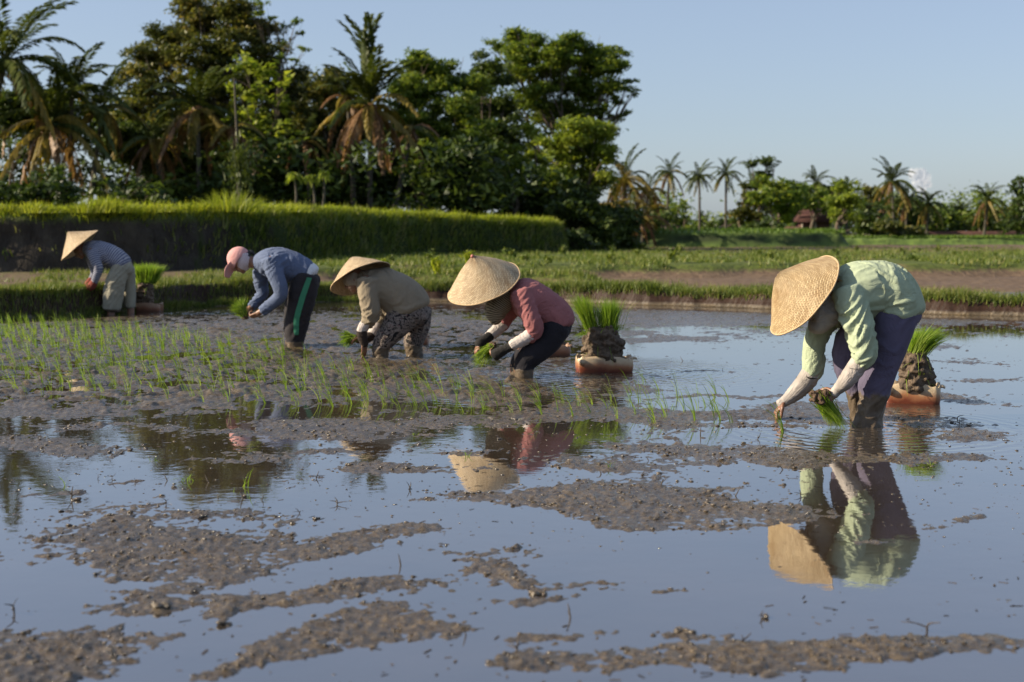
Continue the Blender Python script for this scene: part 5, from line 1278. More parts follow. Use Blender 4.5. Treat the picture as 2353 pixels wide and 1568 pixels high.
# ---- planter in the khaki shirt
f = Fig('c', 13.2)
p3 = empty('person', Vector((*f.P(1760, 1190)[:2], 0)), 'planter in khaki shirt and dark patterned trousers reaching a gloved hand into the mud', 'person', GP)
L = Lump()
f.add(L, [(1450, 490, 0, 80, .1), (1540, 530, 0, 110, .14), (1640, 560, 0, 130, .15), (1760, 630, 0, 150, .16), (1850, 720, 0, 150, .16), (1870, 790, 0, 140, .16)])
f.add(L, [(1470, 500, 0, 50), (1410, 500, 0, 50), (1360, 490, 0, 50)])
hc3 = f.P(1385, 490); uax = unit([-.4, .3, .9]); fx = unit([-.9, 0, -.42]); head(L, hc3, uax, fx, .95)
f.add(L, [(1490, 510, -.16, 60), (1515, 660, -.2, 52), (1530, 800, -.2, 46), (1460, 930, -.18, 34), (1470, 1050, -.165, 27)], 1)
hand(L, f.P(1468, 1055, -.165), (.05, 0, -1), (-.3, .2, 0), 1, [.3, .3, .35, .4], 1.0, spread=.03, tcurl=.2)
f.add(L, [(1560, 600, .16, 60), (1640, 760, .19, 50), (1610, 860, .18, 40), (1520, 1010, .14, 34), (1440, 1020, .08, 28)], 2)
hand(L, f.P(1440, 1022, .08), f.P(1370, 1015, .05) - f.P(1440, 1022, .08), (.1, -.4, -.9), 1, [.9, 1, 1, 1.1], 1.0)
f.add(L, [(1840, 820, -.08, 110), (1650, 1020, -.12, 66), (1615, 1260, -.12, 48)], 3); f.add(L, [(1920, 820, .1, 100), (1925, 1000, .12, 66), (1925, 1260, .12, 48)], 4)
body3 = obj('body', L.melt('body', .007, 2, .42), M_SKIN, p3); eyes(body3, hc3, uax, unit(fx - fx @ uax * uax), np.cross(uax, unit(fx - fx @ uax * uax)), .95)
M_KHA = cloth('khaki_cotton', (.25, .205, .145), .07)
L = Lump(.35)
f.add(L, [(1440, 485, 0, 84, .12), (1520, 515, 0, 128, .17), (1630, 560, 0, 170, .2), (1750, 625, 0, 200, .2), (1830, 690, 0, 210, .2), (1862, 755, 0, 214, .21)], 0)
f.add(L, [(1500, 505, -.16, 100, .09), (1512, 640, -.2, 88, .082), (1530, 770, -.205, 78, .075), (1512, 850, -.195, 62, .06), (1495, 885, -.19, 48, .048)], 1)
f.add(L, [(1570, 610, .16, 85), (1640, 760, .19, 66), (1615, 860, .18, 54), (1590, 895, .175, 46)], 2)
garment('shirt', L, M_KHA, p3, .011, (.013, 13, 2.8, .9), 3)
M_DKG = cloth('dark_glove_knit', (.035, .024, .02), .3)
for nm, ch, mm in (('arm_sleeve', [(1500, 865, -.19, 48), (1462, 915, -.185, 46), (1445, 958, -.18, 44)], M_OFFW), ('arm_sleeve', [(1600, 880, .175, 52), (1560, 950, .165, 50), (1535, 1005, .15, 46)], M_OFFW),
                   ('glove', [(1450, 945, -.18, 46), (1455, 1000, -.172, 46), (1470, 1060, -.165, 38), (1472, 1085, -.163, 34)], M_DKG), ('glove', [(1545, 990, .15, 46), (1480, 1025, .11, 42), (1420, 1020, .07, 44), (1400, 1018, .06, 38)], M_DKG)):
    L = Lump(.35); f.add(L, ch, 1); garment(nm, L, mm, p3, .009, (.003, 30, 1.2, .7), 2)
def floral(t, v, c):
    vo = nd(t, 'ShaderNodeTexVoronoi'); vo.inputs['Scale'].default_value = 26; lk(t, v, vo.inputs['Vector'])
    n = nz(t, v, 15, 4, .65, 2.5); c1 = ramp(t, n, [(.40, (.012, .011, .012)), (.46, (.03, .025, .026)), (.50, (.22, .18, .155)), (.58, (.26, .21, .18)), (.61, (.02, .018, .018))])
    return mix(t, maprange(t, vo.outputs['Distance'], .10, .16, .7, 0), c1, (.20, .045, .06))
M_FLOR = cloth('patterned_cotton', (.1, .1, .1), .1, mud=.10, pattern=floral)
L = Lump(.35)
f.add(L, [(1840, 720, 0, 170, .17), (1880, 800, 0, 175, .18), (1880, 840, 0, 150, .17)], 0)
f.add(L, [(1830, 800, -.06, 160, .14), (1750, 910, -.1, 120, .12), (1665, 1020, -.12, 98, .1), (1622, 1110, -.12, 76, .08), (1622, 1260, -.12, 66)], 1)
f.add(L, [(1940, 790, .08, 140, .13), (1960, 900, .12, 105, .11), (1915, 1040, .12, 92, .09), (1915, 1130, .12, 76), (1928, 1260, .12, 68)], 2)
garment('trousers', L, M_FLOR, p3, .011, (.009, 17, 1.6, .9))
L = Lump(.35); f.add(L, [(1470, 480, 0, 66, .07), (1400, 490, 0, 82, .085), (1350, 500, 0, 70, .08), (1340, 530, 0, 52, .07)], 0)
garment('face_cloth', L, cloth('beige_cotton', (.42, .36, .29), .1), p3, .010, (.005, 16, 2, .9))
hat_at(f, p3, (1183, 592), (1705, 362), -.36, 212, M_HAT2, M_RIM, label='straw hat with its ribbed underside showing')
held_bundle(f, (1385, 1020, .03), [(1225, 960, 0), (1225, 1075, -.05), (1300, 1105, 0), (1350, 1080, .05), (1290, 955, .05)], 260, .04, 'fluffy bundle held sideways by the khaki shirted planter', 5, blade_w=.005)

# ---- planter in the blue shirt and pink cap
f = Fig('c', 14.4)
p2 = empty('person', Vector((*f.P(850, 1090)[:2], 0)), 'planter in pink cap, blue shirt and dark track pants with a green stripe', 'person', GP)
L = Lump()
f.add(L, [(540, 340, 0, 80, .1), (620, 340, 0, 105, .13), (720, 355, 0, 118, .14), (820, 385, 0, 110, .13), (940, 430, 0, 95, .14)])
f.add(L, [(590, 345, 0, 55), (500, 340, 0, 52), (430, 330, 0, 55)])
uax = unit([-.66, 0, .75]); fx = unit([-.72, -.12, -.70]); hc2 = f.P(365, 320)
head(L, hc2, uax, fx, 1.0)
f.add(L, [(640, 330, -.16, 52), (690, 470, -.2, 44), (730, 600, -.21, 40), (620, 730, -.18, 34), (525, 790, -.15, 27)], 1)
hand(L, f.P(520, 795, -.15), f.P(420, 850, -.07) - f.P(520, 795, -.15), (-.3, .6, .7), 1, [.8, .9, 1, 1.1], 1.05)
f.add(L, [(560, 430, .15, 50), (560, 560, .18, 42), (565, 620, .18, 38), (500, 700, .14, 32), (450, 745, .1, 27)], 2)
hand(L, f.P(450, 745, .1), f.P(375, 825, 0) - f.P(450, 745, .1), (.1, -.8, .4), -1, [.8, .9, 1, 1.1], 1.05)
f.add(L, [(940, 470, -.07, 90), (870, 850, -.1, 62), (855, 1180, -.1, 45)], 3); f.add(L, [(920, 470, .08, 90), (845, 850, .1, 62), (845, 1180, .1, 45)], 4)
body2 = obj('body', L.melt('body', .007, 2, .42), M_SKIN, p2); uu, ff = uax, unit(fx - fx @ uax * uax); ww = np.cross(uu, ff); eyes(body2, hc2, uu, ff, ww)
M_BLUE = cloth('slate_blue_jersey', (.105, .135, .22), .10)
L = Lump(.35)
f.add(L, [(500, 340, 0, 72, .09), (585, 338, 0, 122, .165), (700, 348, 0, 146, .175), (820, 375, 0, 138, .165), (915, 405, 0, 116, .16), (965, 425, 0, 104, .165)], 0)
f.add(L, [(640, 320, -.15, 90, .085), (680, 450, -.2, 76, .07), (720, 565, -.215, 68, .064), (715, 640, -.21, 60, .058), (620, 728, -.18, 50, .05), (560, 775, -.165, 44, .045)], 1)
f.add(L, [(550, 420, .14, 80), (548, 530, .18, 62), (565, 610, .18, 50), (510, 685, .15, 44), (460, 732, .11, 38)], 2)
garment('shirt', L, M_BLUE, p2, .011, (.0085, 20, 2.6, .9), 3)
L = Lump(.35); f.add(L, [(930, 402, 0, 92, .150), (975, 424, 0, 93, .156), (1000, 445, 0, 90, .156)], 0)
garment('undershirt', L, cloth('white_cotton', (.66, .67, .70), .05), p2, .009, (.0015, 14, 2, .8))
M_TRACK = cloth('dark_track_pants', (.026, .023, .026), .2, mud=.06)
L = Lump(.35)
f.add(L, [(992, 452, 0, 88, .160), (970, 500, 0, 108, .17), (940, 540, 0, 115, .16)], 0)
f.add(L, [(955, 470, -.06, 108, .13), (922, 600, -.09, 128, .115), (888, 780, -.1, 112, .105), (864, 900, -.1, 108, .1), (856, 1000, -.1, 88, .09), (852, 1080, -.1, 74, .08), (850, 1190, -.1, 64)], 1)
f.add(L, [(940, 470, .07, 100, .13), (890, 620, .1, 112, .11), (855, 820, .1, 104, .1), (842, 960, .1, 86, .09), (845, 1190, .1, 64)], 2)
tr2 = garment('track_pants', L, M_TRACK, p2, .011, (.006, 11, 1.6, .8))
on_mesh_patch(tr2, [((958, 470), (1004, 476)), ((905, 610), (952, 628)), ((868, 730), (916, 748)), ((840, 840), (890, 850)), ((838, 930), (886, 935)), ((846, 990), (884, 985))], f, cloth('green_stripe', (.05, .22, .125), .1), 'side_stripe', p2)
M_CAP = cloth('pink_cap_cotton', (.60, .31, .295), .06)
L = Lump(.35); cc = hc2 + uu * .03
L.blob(cc, [uu * .118, ff * .122, ww * .098], 28, 18)
L.tube([cc + ff * .08 - uu * .01, cc + ff * .16 - uu * .03, cc + ff * .215 - uu * .07], [.016, .013, .010], [.084, .088, .066], ww + uu * .5, 18, 4)
me = L.melt('cap', .007, 3); co = get_co(me); d_ = (co - cc) @ uu; co = co + np.maximum(0, -.012 - d_ - .35 * np.maximum(0, (co - cc) @ ff))[:, None] * uu[None] * .95; set_co(me, co)
cp = obj('cap', me, M_CAP, p2)
L = Lump(.35); L.blob(hc2 - ff * .055 + uu * .0, [uu * .075, ff * .062, ww * .08]); L.tube([hc2 - ff * .10 + uu * .02, hc2 - ff * .14 - uu * .01, hc2 - ff * .14 - uu * .05], [.024, .02, .01], None, ww, 12, 3)
obj('hair', L.melt('hair', .008, 2), M_HAIR, p2)
def thinlines(t, v, c):
    s = nd(t, 'ShaderNodeSeparateXYZ'); lk(t, v, s.inputs[0])
    w = mathn(t, 'SINE', mathn(t, 'MULTIPLY', mathn(t, 'ADD', s.outputs[0], mathn(t, 'MULTIPLY', s.outputs[2], .35)), 380)); return mix(t, maprange(t, w, .5, .9, 0, .8), c, (.33, .12, .14))
L = Lump(.35); L.blob(hc2 - uu * .045 + ff * .02, [uu * .075, ff * .078, ww * .074], 24, 16)
garment('face_cloth', L, cloth('white_towel', (.62, .56, .58), .06, pattern=thinlines), p2, .008, (.004, 22, 2, .9)) if False else None
L = Lump(.35); L.tube([hc2 + uu * .03 - ff * .05, hc2 - uu * .03 - ff * .015, hc2 - uu * .075 + ff * .012, hc2 - uu * .105 + ff * .02], [.076, .088, .072, .035], [.088, .090, .070, .04], ww, 22, 5)
garment('face_cloth', L, cloth('white_towel', (.62, .56, .58), .06, pattern=thinlines), p2, .008, (.005, 22, 2, .9))
held_bundle(f, (395, 812, -.05), [(250, 745, -.1), (300, 670, -.08), (365, 640, 0), (435, 660, .05), (420, 760, 0), (290, 800, -.1)], 300, .038, 'upright tufty bundle cupped in the bare hands of the blue shirted planter', 6, blade_w=.005)

# ---- planter in the striped shirt, farthest
f = Fig('d', 19.9)
p1 = empty('person', Vector((*f.P(1040, 1150)[:2], 0)), 'planter in blue and white striped shirt and wide khaki trousers beside the grassy bund', 'person', GP)
L = Lump()
f.add(L, [(700, 415, 0, 60, .09), (800, 440, 0, 85, .13), (900, 480, 0, 95, .14), (1000, 520, 0, 95, .13), (1110, 610, 0, 90, .14)])
f.add(L, [(740, 420, 0, 45), (670, 420, 0, 44), (640, 420, 0, 46)])
uax = unit([-.62, .1, .77]); fx = unit([-.77, 0, -.63]); hc1 = f.P(632, 428); head(L, hc1, uax, fx, .95)
f.add(L, [(765, 450, -.15, 48), (805, 550, -.19, 42), (840, 645, -.2, 38), (785, 805, -.17, 26)], 1)
hand(L, f.P(785, 800, -.17), f.P(725, 865, -.1) - f.P(785, 800, -.17), (-.3, .6, -.4), 1, [.7, .8, .9, 1], 1.0)
f.add(L, [(745, 480, .15, 46), (775, 600, .18, 40), (795, 690, .17, 36), (745, 780, .08, 26)], 2)
hand(L, f.P(745, 785, .08), f.P(700, 850, .0) - f.P(745, 785, .08), (.3, -.6, -.4), -1, [.7, .8, .9, 1], 1.0)
f.add(L, [(1080, 660, -.06, 90), (1020, 900, -.1, 55), (990, 1060, -.1, 46), (975, 1240, -.1, 42)], 3); f.add(L, [(1160, 660, .08, 80), (1195, 900, .12, 52), (1205, 1060, .12, 44), (1205, 1240, .12, 40)], 4)
body1 = obj('body', L.melt('body', .009, 2, .42), M_MSKIN, p1); eyes(body1, hc1, uax, unit(fx - fx @ uax * uax), np.cross(uax, unit(fx - fx @ uax * uax)), .95)
M_STR = cloth('striped_jersey', (.1, .12, .2), .1, pattern=stripes(230, (.095, .115, .19), (.42, .40, .42), dist=1, lo=.2, hi=.7))
L = Lump(.35)
f.add(L, [(690, 405, 0, 72, .11), (765, 425, 0, 104, .17), (880, 460, 0, 124, .18), (1000, 505, 0, 122, .17), (1085, 560, 0, 112, .17), (1118, 605, 0, 104, .18)], 0)
f.add(L, [(765, 450, -.15, 74, .08), (800, 550, -.19, 60), (838, 640, -.2, 54), (818, 720, -.19, 46), (788, 795, -.17, 38)], 1)
f.add(L, [(750, 480, .14, 72), (775, 600, .18, 54), (795, 690, .17, 46), (755, 770, .09, 36)], 2)
garment('shirt', L, M_STR, p1, .013, (.006, 14, 2.2, .9))
M_PALE = cloth('pale_khaki_cotton', (.30, .28, .215), .12, mud=.08)
L = Lump(.35)
f.add(L, [(1080, 570, 0, 96, .15), (1120, 630, 0, 105, .165), (1120, 680, 0, 104, .16)], 0)
f.add(L, [(1095, 640, -.05, 100, .14), (1045, 760, -.1, 108, .13), (1012, 930, -.1, 112, .12), (992, 1060, -.1, 108, .115), (984, 1105, -.1, 106, .11)], 1)
f.add(L, [(1165, 640, .07, 82, .13), (1188, 800, .12, 72, .1), (1195, 1000, .12, 66, .09), (1203, 1080, .12, 54, .08)], 2)
garment('trousers', L, M_PALE, p1, .012, (.011, 7, 2.6, 1.6))
M_RED = cloth('red_glove_knit', (.24, .06, .045), .2)
for ch in ([(795, 780, -.172, 40), (770, 825, -.15, 46), (735, 858, -.12, 46), (725, 868, -.11, 30)], [(760, 765, .09, 38), (730, 810, .06, 44), (705, 840, .03, 40)]):
    L = Lump(.35); f.add(L, ch, 1); garment('glove', L, M_RED, p1, .010, (.003, 30, 1.2, .7), 2)
hat_at(f, p1, (430, 553), (833, 212), -.10, 212, M_HAT2, M_RIM, label='pale plain conical hat', warp=.016, round_=.03, bulge=-.02)
held_bundle(f, (695, 860, -.06), [(485, 850, -.1), (500, 920, -.12), (560, 960, -.05), (620, 930, 0), (560, 790, .05), (480, 900, 0)], 300, .04, 'wide green bundle held out by the striped shirted planter in red gloves', 7, blade_w=.007)
# ------------------------------------------------------------------ floating trays of seedlings
def tray_mat(name, top, mid, low, z1):
    m, t, p = new_mat(name); z, pos = worldz(t); v = coord(t)
    n = nz(t, v, 7, 4); n2 = nz(t, v, 40, 4)
    zz = mathn(t, 'ADD', z, mathn(t, 'MULTIPLY', mathn(t, 'SUBTRACT', n, .5), z1 * .9))
    fac = maprange(t, zz, 0, z1, 0, 1)
    c = ramp(t, fac, [(.1, low), (.45, mid), (.8, top)])
    c = mix(t, maprange(t, n2, .62, .75, 0, .6), c, (.16, .09, .05))
    lk(t, c, p.inputs['Base Color']); p.inputs['Roughness'].default_value = .38
    p.inputs['Subsurface Weight'].default_value = .15; p.inputs['Subsurface Radius'].default_value = (.02, .01, .006); bump(t, p, n2, .3, .006); return m
M_TRAY = tray_mat('stained_plastic', (.52, .40, .26), (.34, .15, .07), (.16, .04, .02), .13)
M_TRAYD = tray_mat('old_orange_plastic', (.30, .18, .11), (.24, .10, .055), (.14, .06, .035), .12)
def tray(loc, w, dpt, h, rz, label, m=None, ribs=(.32,), wob=.010, open_=True):
    """Half of a plastic canister cut open lengthwise: thick floor and walls, rounded corners, uneven cut edge."""
    root = empty('plastic_tray', Vector((loc[0], loc[1], 0)), label, 'tray', 'floating trays', rz)
    nu = 72; prof = [(0, -.05, .78), (0, -.02, .92), (0, .03, 1.0), (0, h * .5, 1.0), (0, h * .82, .985), (0, h, .955), (0, h + .004, .93), (0, h * .9, .90), (0, .02, .86), (0, .012, .0)]
    V, F = [], []
    for q, (_, z, s) in enumerate(prof):
        for j in range(nu):
            th = 2 * math.pi * j / nu; ct, st = math.cos(th), math.sin(th); e_ = .28
            x = abs(ct) ** e_ * (1 if ct > 0 else -1) * w / 2; y = abs(st) ** e_ * (1 if st > 0 else -1) * dpt / 2
            rb = sum(-.010 * math.exp(-((x / w + .5 - r_) / .025) ** 2) for r_ in ribs)
            sx = 1 - (1 - s) * .45 + rb * .3; sy = 1 - (1 - s) + rb
            if s == 0: sx = sy = 0
            zz = z + (wob * math.sin(th * 3 + 1) + .006 * math.sin(th * 11) if 4 <= q <= 7 else 0)
            V.append((x * sx, y * sy, zz))
    k = len(prof); i = np.arange(k - 1)[:, None] * nu; j = np.arange(nu)[None]; j2 = (j + 1) % nu
    F = np.stack([i + j, i + j2, i + nu + j2, i + nu + j], -1).reshape(-1, 4)
    me = smooth(mesh_from('canister_half', V, F)); o = bpy.data.objects.new('canister_half', me); COL.objects.link(o); me.materials.append(m or M_TRAY); o.parent = root
    # snapped carrying lug at the end and the round filler neck
    l = Lump(); l.tube([(w * .46, -dpt * .2, h * .93), (w * .53, -dpt * .22, h * .97), (w * .56, -dpt * .22, h * .9)], [.012, .012, .008], [.035, .03, .02], (0, 1, 0), 12, 3)
    lo = bpy.data.objects.new('lug', l.raw('lug')); COL.objects.link(lo); lo.data.materials.append(m or M_TRAY); lo.parent = root
    bm = bmesh.new(); 
    V_, F_, caps, *_ = loft([(-w * .42, -dpt * .49, h * .72), (-w * .42, -dpt * .53, h * .72)], [.03, .026], [.03, .026], (1, 0, 0), 18, 2)
    bm.free(); nk = bpy.data.objects.new('filler_neck', smooth(mesh_from('filler_neck', V_, [F_] + caps))); COL.objects.link(nk); nk.data.materials.append(m or M_TRAY); nk.parent = root
    return root
M_MASS = plain('root_mat_mud', (.115, .082, .056), .75, .45, 26, .9, .35)
def seedling_stack(fig, sections, tufts, n, label, seed, blade=.0035, stray=14):
    """sections: (x, y, half width px) from the bottom up; each a mat of rooted mud; tufts: (x, y, spread px, tip x, tip y)."""
    rg = np.random.default_rng(seed); b = fig.P(sections[0][0], sections[0][1])
    root = empty('seedling_stack', Vector(b), label, 'seedling stack', 'stacks of rice seedlings on trays')
    l = Lump()
    for k, (x, y, hw) in enumerate(sections[:-1]):
        x2, y2, hw2 = sections[k + 1]; c = (fig.P(x, y) + fig.P(x2, y2)) / 2; hh = abs(y2 - y) * fig.m / 2; r = (hw + hw2) / 2 * fig.m
        l.blob(c, [np.array([0, 0, hh * 1.5]), np.array([r * .88, 0, 0]), np.array([0, r * .66, 0])], 18, 10)
        for q in range(34):
            th = q * 2.4 + rg.random(); rr = r * (.60 + .2 * rg.random())
            l.blob(c + np.array([math.cos(th) * rr, math.sin(th) * rr * .75, rg.uniform(-1, 1) * hh]), np.diag(rg.uniform(.14, .30, 3)) * r, 10, 7)
    me = l.melt('mud_mass', .0085, 1); co = get_co(me).astype(float); no = get_no(me)
    co += no * (.020 * fbm(co[:, 0] * 15, co[:, 1] * 15, co[:, 2] * 20, 4) + .008 * noise(co[:, 0] * 70, co[:, 1] * 70, co[:, 2] * 70))[:, None]
    set_co(me, co); obj('mud_mass', smooth(me), M_MASS, root)
    for (x, y, sp, tx, ty, tsp, cnt) in tufts:
        c = fig.P(x, y); T0 = fig.P(tx, ty); N_ = cnt
        B = c + rg.normal(size=(N_, 3)) * np.array([sp * fig.m * .5, sp * fig.m * .5, .012])
        u = (B - c) / (sp * fig.m * .5)
        T = B + (T0 - c) * (.80 + .36 * rg.random(N_))[:, None] + u * np.array([tsp, tsp * .8, 0]) * fig.m * .5 + rg.normal(size=(N_, 3)) * np.array([1, 1, .5]) * tsp * fig.m * .22
        M_ = B * .5 + T * .5 - (u * np.array([tsp, tsp, 0]) * fig.m * .12) + (0, 0, .015)
        w = np.cross(T - B, rg.normal(size=(N_, 3))); w /= np.linalg.norm(w, axis=1)[:, None]; w *= blade / 2
        V = np.stack([B - w, B + w, M_ + w, M_ - w, T], 1).reshape(-1, 3); o_ = (np.arange(N_) * 5)[:, None]
        me = mesh_from('seedling_tuft', V, [o_ + np.array([[0, 1, 2, 3]]), o_ + np.array([[3, 2, 4]])]); add_attr(me, 'tone', np.repeat(rg.random(N_), 5)[:len(me.vertices)])
        tf = obj('seedling_tuft', me, M_SEED, root); tf['kind'] = 'stuff'
    # stray leaves sticking out of the mats
    x0, y0, hw0 = sections[0]; x1, y1, hw1 = sections[-1]
    for q in range(stray):
        t_ = rg.random(); x = x0 * (1 - t_) + x1 * t_; y = y0 * (1 - t_) + y1 * t_; hw = (hw0 * (1 - t_) + hw1 * t_)
        a_ = rg.uniform(-1, 1); B = fig.P(x + a_ * hw * .9, y, -.12 * (1 - abs(a_)) - .03); L = rg.normal(size=3) * .06 + np.array([a_ * .1, -.04, -.02]); L = L[None]
        me = blade_mesh('stray_leaf', B[None], .06 * rg.random(1) + .01, L, np.array([.006]), seg=3, droop=.6)
        obj('stray_leaf', me, M_SEED, root)
    return root
fA = Fig('b', 11.95)
a0 = fA.P(1405, 1062); tray((a0[0], a0[1] + .02), 445 * fA.m, .30, .118, .03, 'cut open orange stained canister floating behind the pink shirted planter with a big seedling stack', ribs=(.30, .66))
seedling_stack(fA, [(1398, 985, 178), (1398, 900, 172), (1395, 820, 165), (1385, 755, 138), (1375, 715, 110)],
               [(1310, 730, 46, 1215, 470, 60, 560), (1440, 730, 56, 1450, 500, 62, 620), (1300, 745, 20, 1160, 790, 25, 16), (1480, 745, 24, 1540, 700, 40, 40)], 0,
               'tall lumpy mud stack with two green tufts, on the tray nearest the middle', 11)
fB = Fig('a', 9.75)
b0 = fB.P(1420, 1225); tray((b0[0] - .02, b0[1] + .05), 400 * fB.m, .26, .125, -.28, 'pale and rust coloured tray floating behind the purple trousers', ribs=(.4,))
seedling_stack(fB, [(1410, 1130, 150), (1410, 1040, 146), (1405, 950, 135), (1395, 880, 105), (1400, 850, 85)],
               [(1400, 850, 62, 1500, 680, 80, 520), (1450, 860, 50, 1575, 730, 60, 260), (1400, 930, 10, 1440, 1010, 12, 8)], 0,
               'muddy stack with one green tuft leaning right, behind the purple trousers', 12)
fC = Fig('b', 13.4)
c0 = fC.P(1020, 950); tray((c0[0], c0[1]), 230 * fC.m, .24, .10, .1, 'small orange tray half hidden behind the black leggings', m=M_TRAYD, ribs=(.5,))
seedling_stack(fC, [(1040, 900, 75), (1045, 850, 66), (1050, 815, 48)], [(1050, 815, 30, 1040, 760, 30, 60)], 0, 'low muddy remainder on the small orange tray', 13, stray=4)
fD = Fig('c', 14.6)
d0 = fD.P(1985, 1068); tray((d0[0], d0[1]), 130 * fD.m, .22, .10, .0, 'dull brown tray behind the patterned trousers', m=M_TRAYD, ribs=(.5,))
seedling_stack(fD, [(1985, 1010, 52), (1988, 950, 46), (1990, 915, 36)], [(1990, 920, 20, 1990, 880, 20, 30)], 0, 'dark mud lump on the dull brown tray', 14, stray=2)
fE = Fig('d', 20.6)
e0 = fE.P(1415, 1140); tray((e0[0], e0[1]), 300 * fE.m, .28, .115, 0, 'long terracotta coloured tray beside the farthest planter', m=M_TRAYD, ribs=(.35, .4))
seedling_stack(fE, [(1370, 1050, 115), (1370, 960, 112), (1370, 880, 105), (1370, 800, 90)],
               [(1330, 800, 60, 1290, 610, 60, 420), (1440, 800, 60, 1500, 615, 70, 420), (1390, 800, 60, 1400, 590, 70, 300)], 0, 'dark stack topped by a broad flat green tuft beside the farthest planter', 15, blade=.007, stray=6)

# ------------------------------------------------------------------ planted seedlings, each a thing of its own
def seedling_mesh(k):
    rg = np.random.default_rng(100 + k); n = 3 + k % 5
    B = np.zeros((n, 3)); B[:, :2] = rg.normal(size=(n, 2)) * .008; B[:, 2] = -.01
    H = .17 + .10 * rg.random(n); L = np.stack([rg.normal(-.105, .045, n), rg.normal(0, .035, n), np.zeros(n)], -1)
    return blade_mesh('rice_seedling', B, H, L, .0047, seg=4, droop=.55)
SEEDM = [seedling_mesh(k) for k in range(14)]
def inside(px, py):
    """The planted wedge between the row of planters and the open water."""
    top = np.interp(px, [-200, 0, 230, 600, 850, 1180, 1500, 1700], [738, 742, 752, 800, 858, 900, 928, 950])
    bot = np.interp(px, [-200, 0, 200, 400, 640, 1150, 1300, 1520, 1700], [905, 915, 905, 940, 945, 965, 968, 975, 980])
    return (py > top) & (py < bot) & (px > -40) & (px < 1720)
cnt = 0; rows = []
ex = np.array([1.0, -.31]); ex /= np.linalg.norm(ex); ey = np.array([-.45, 1.0]); ey /= np.linalg.norm(ey)
o0 = np.array([1.35, 8.72])
for r_ in range(0, 44):
    for c_ in range(-40, 3):
        q = o0 + ex * c_ * .245 + ey * r_ * .28 + np.array([rnd.gauss(0, .028), rnd.gauss(0, .03)])
        if q[1] < 8: continue
        px, py = grid_px(q[0], q[1])
        if inside(px, py): rows.append((q[1], q[0]))
rows.sort()
extra = [(1480, 880), (1515, 905), (1448, 905), (1675, 925), (1645, 905), (1560, 915), (1620, 935), (1600, 965), (1655, 968), (1530, 962), (1500, 975)]
for k, (y, x) in enumerate(rows):
    if cnt >= 288: break
    if rnd.random() < .04: continue
    o = obj('rice_seedling', SEEDM[rnd.randrange(14)], M_SEED)
    z = max(0.0, float(near_fn(np.array([x]), np.array([y]))[0])); o.location = (x, y, z)
    s = rnd.uniform(.72, 1.12); o.scale = (s, s, s * rnd.uniform(.85, 1.15)); o.rotation_euler = (rnd.gauss(0, .08), rnd.gauss(-.10, .10), rnd.gauss(0, .5))
    tag(o, 'thin bright green rice seedling leaning in the planted rows', 'seedling', 'rice seedlings planted in rows'); cnt += 1
rest = rows[k:] if cnt >= 288 else []
if rest:
    Vs, Qs, Ts, tn, nv = [], [], [], [], 0
    for (y, x) in rest:
        n = 6; z = max(0., float(near_fn(np.array([x]), np.array([y]))[0]))
        B = np.zeros((n, 3)); B[:, :2] = rng.normal(size=(n, 2)) * .009; B += (x, y, z - .01)
        V, Q, T, tone = blade_geo(B, .15 + .09 * rng.random(n), np.stack([rng.normal(-.055, .045, n), rng.normal(0, .03, n), np.zeros(n)], -1), .006, seg=3, droop=.5)
        Vs.append(V); Qs.append(Q + nv); Ts.append(T + nv); nv += len(V); tn.append(tone)
    me = mesh_from('rice_seedlings', np.vstack(Vs), [np.vstack(Qs), np.vstack(Ts)]); add_attr(me, 'tone', np.concatenate(tn)[:len(me.vertices)])
    tag(obj('rice_seedlings', me, M_SEED), 'rest of the planted rows, far seedlings between the planters and the bund', 'seedlings', None, 'stuff')
print('SEEDLINGS', cnt, len(rest))
for (px, py) in extra:
    g = G(px, py); o = obj('rice_seedling', SEEDM[rnd.randrange(14)], M_SEED); o.location = (g.x, g.y, 0); s = rnd.uniform(.85, 1.1); o.scale = (s, s, s); o.rotation_euler = (0, rnd.gauss(-.08, .06), rnd.gauss(0, .4))
    tag(o, 'thin bright green rice seedling leaning in the planted rows', 'seedling', 'rice seedlings planted in rows')
g = G(1797, 992); o = obj('rice_seedling', seedling_mesh(9), M_SEED); o.location = (g.x, g.y - .02, 0); o.rotation_euler = (0, -.12, 0); o.scale = (1.15, 1.15, 1.1)
tag(o, 'seedling just being set in the water by the bare muddy fingers', 'seedling')

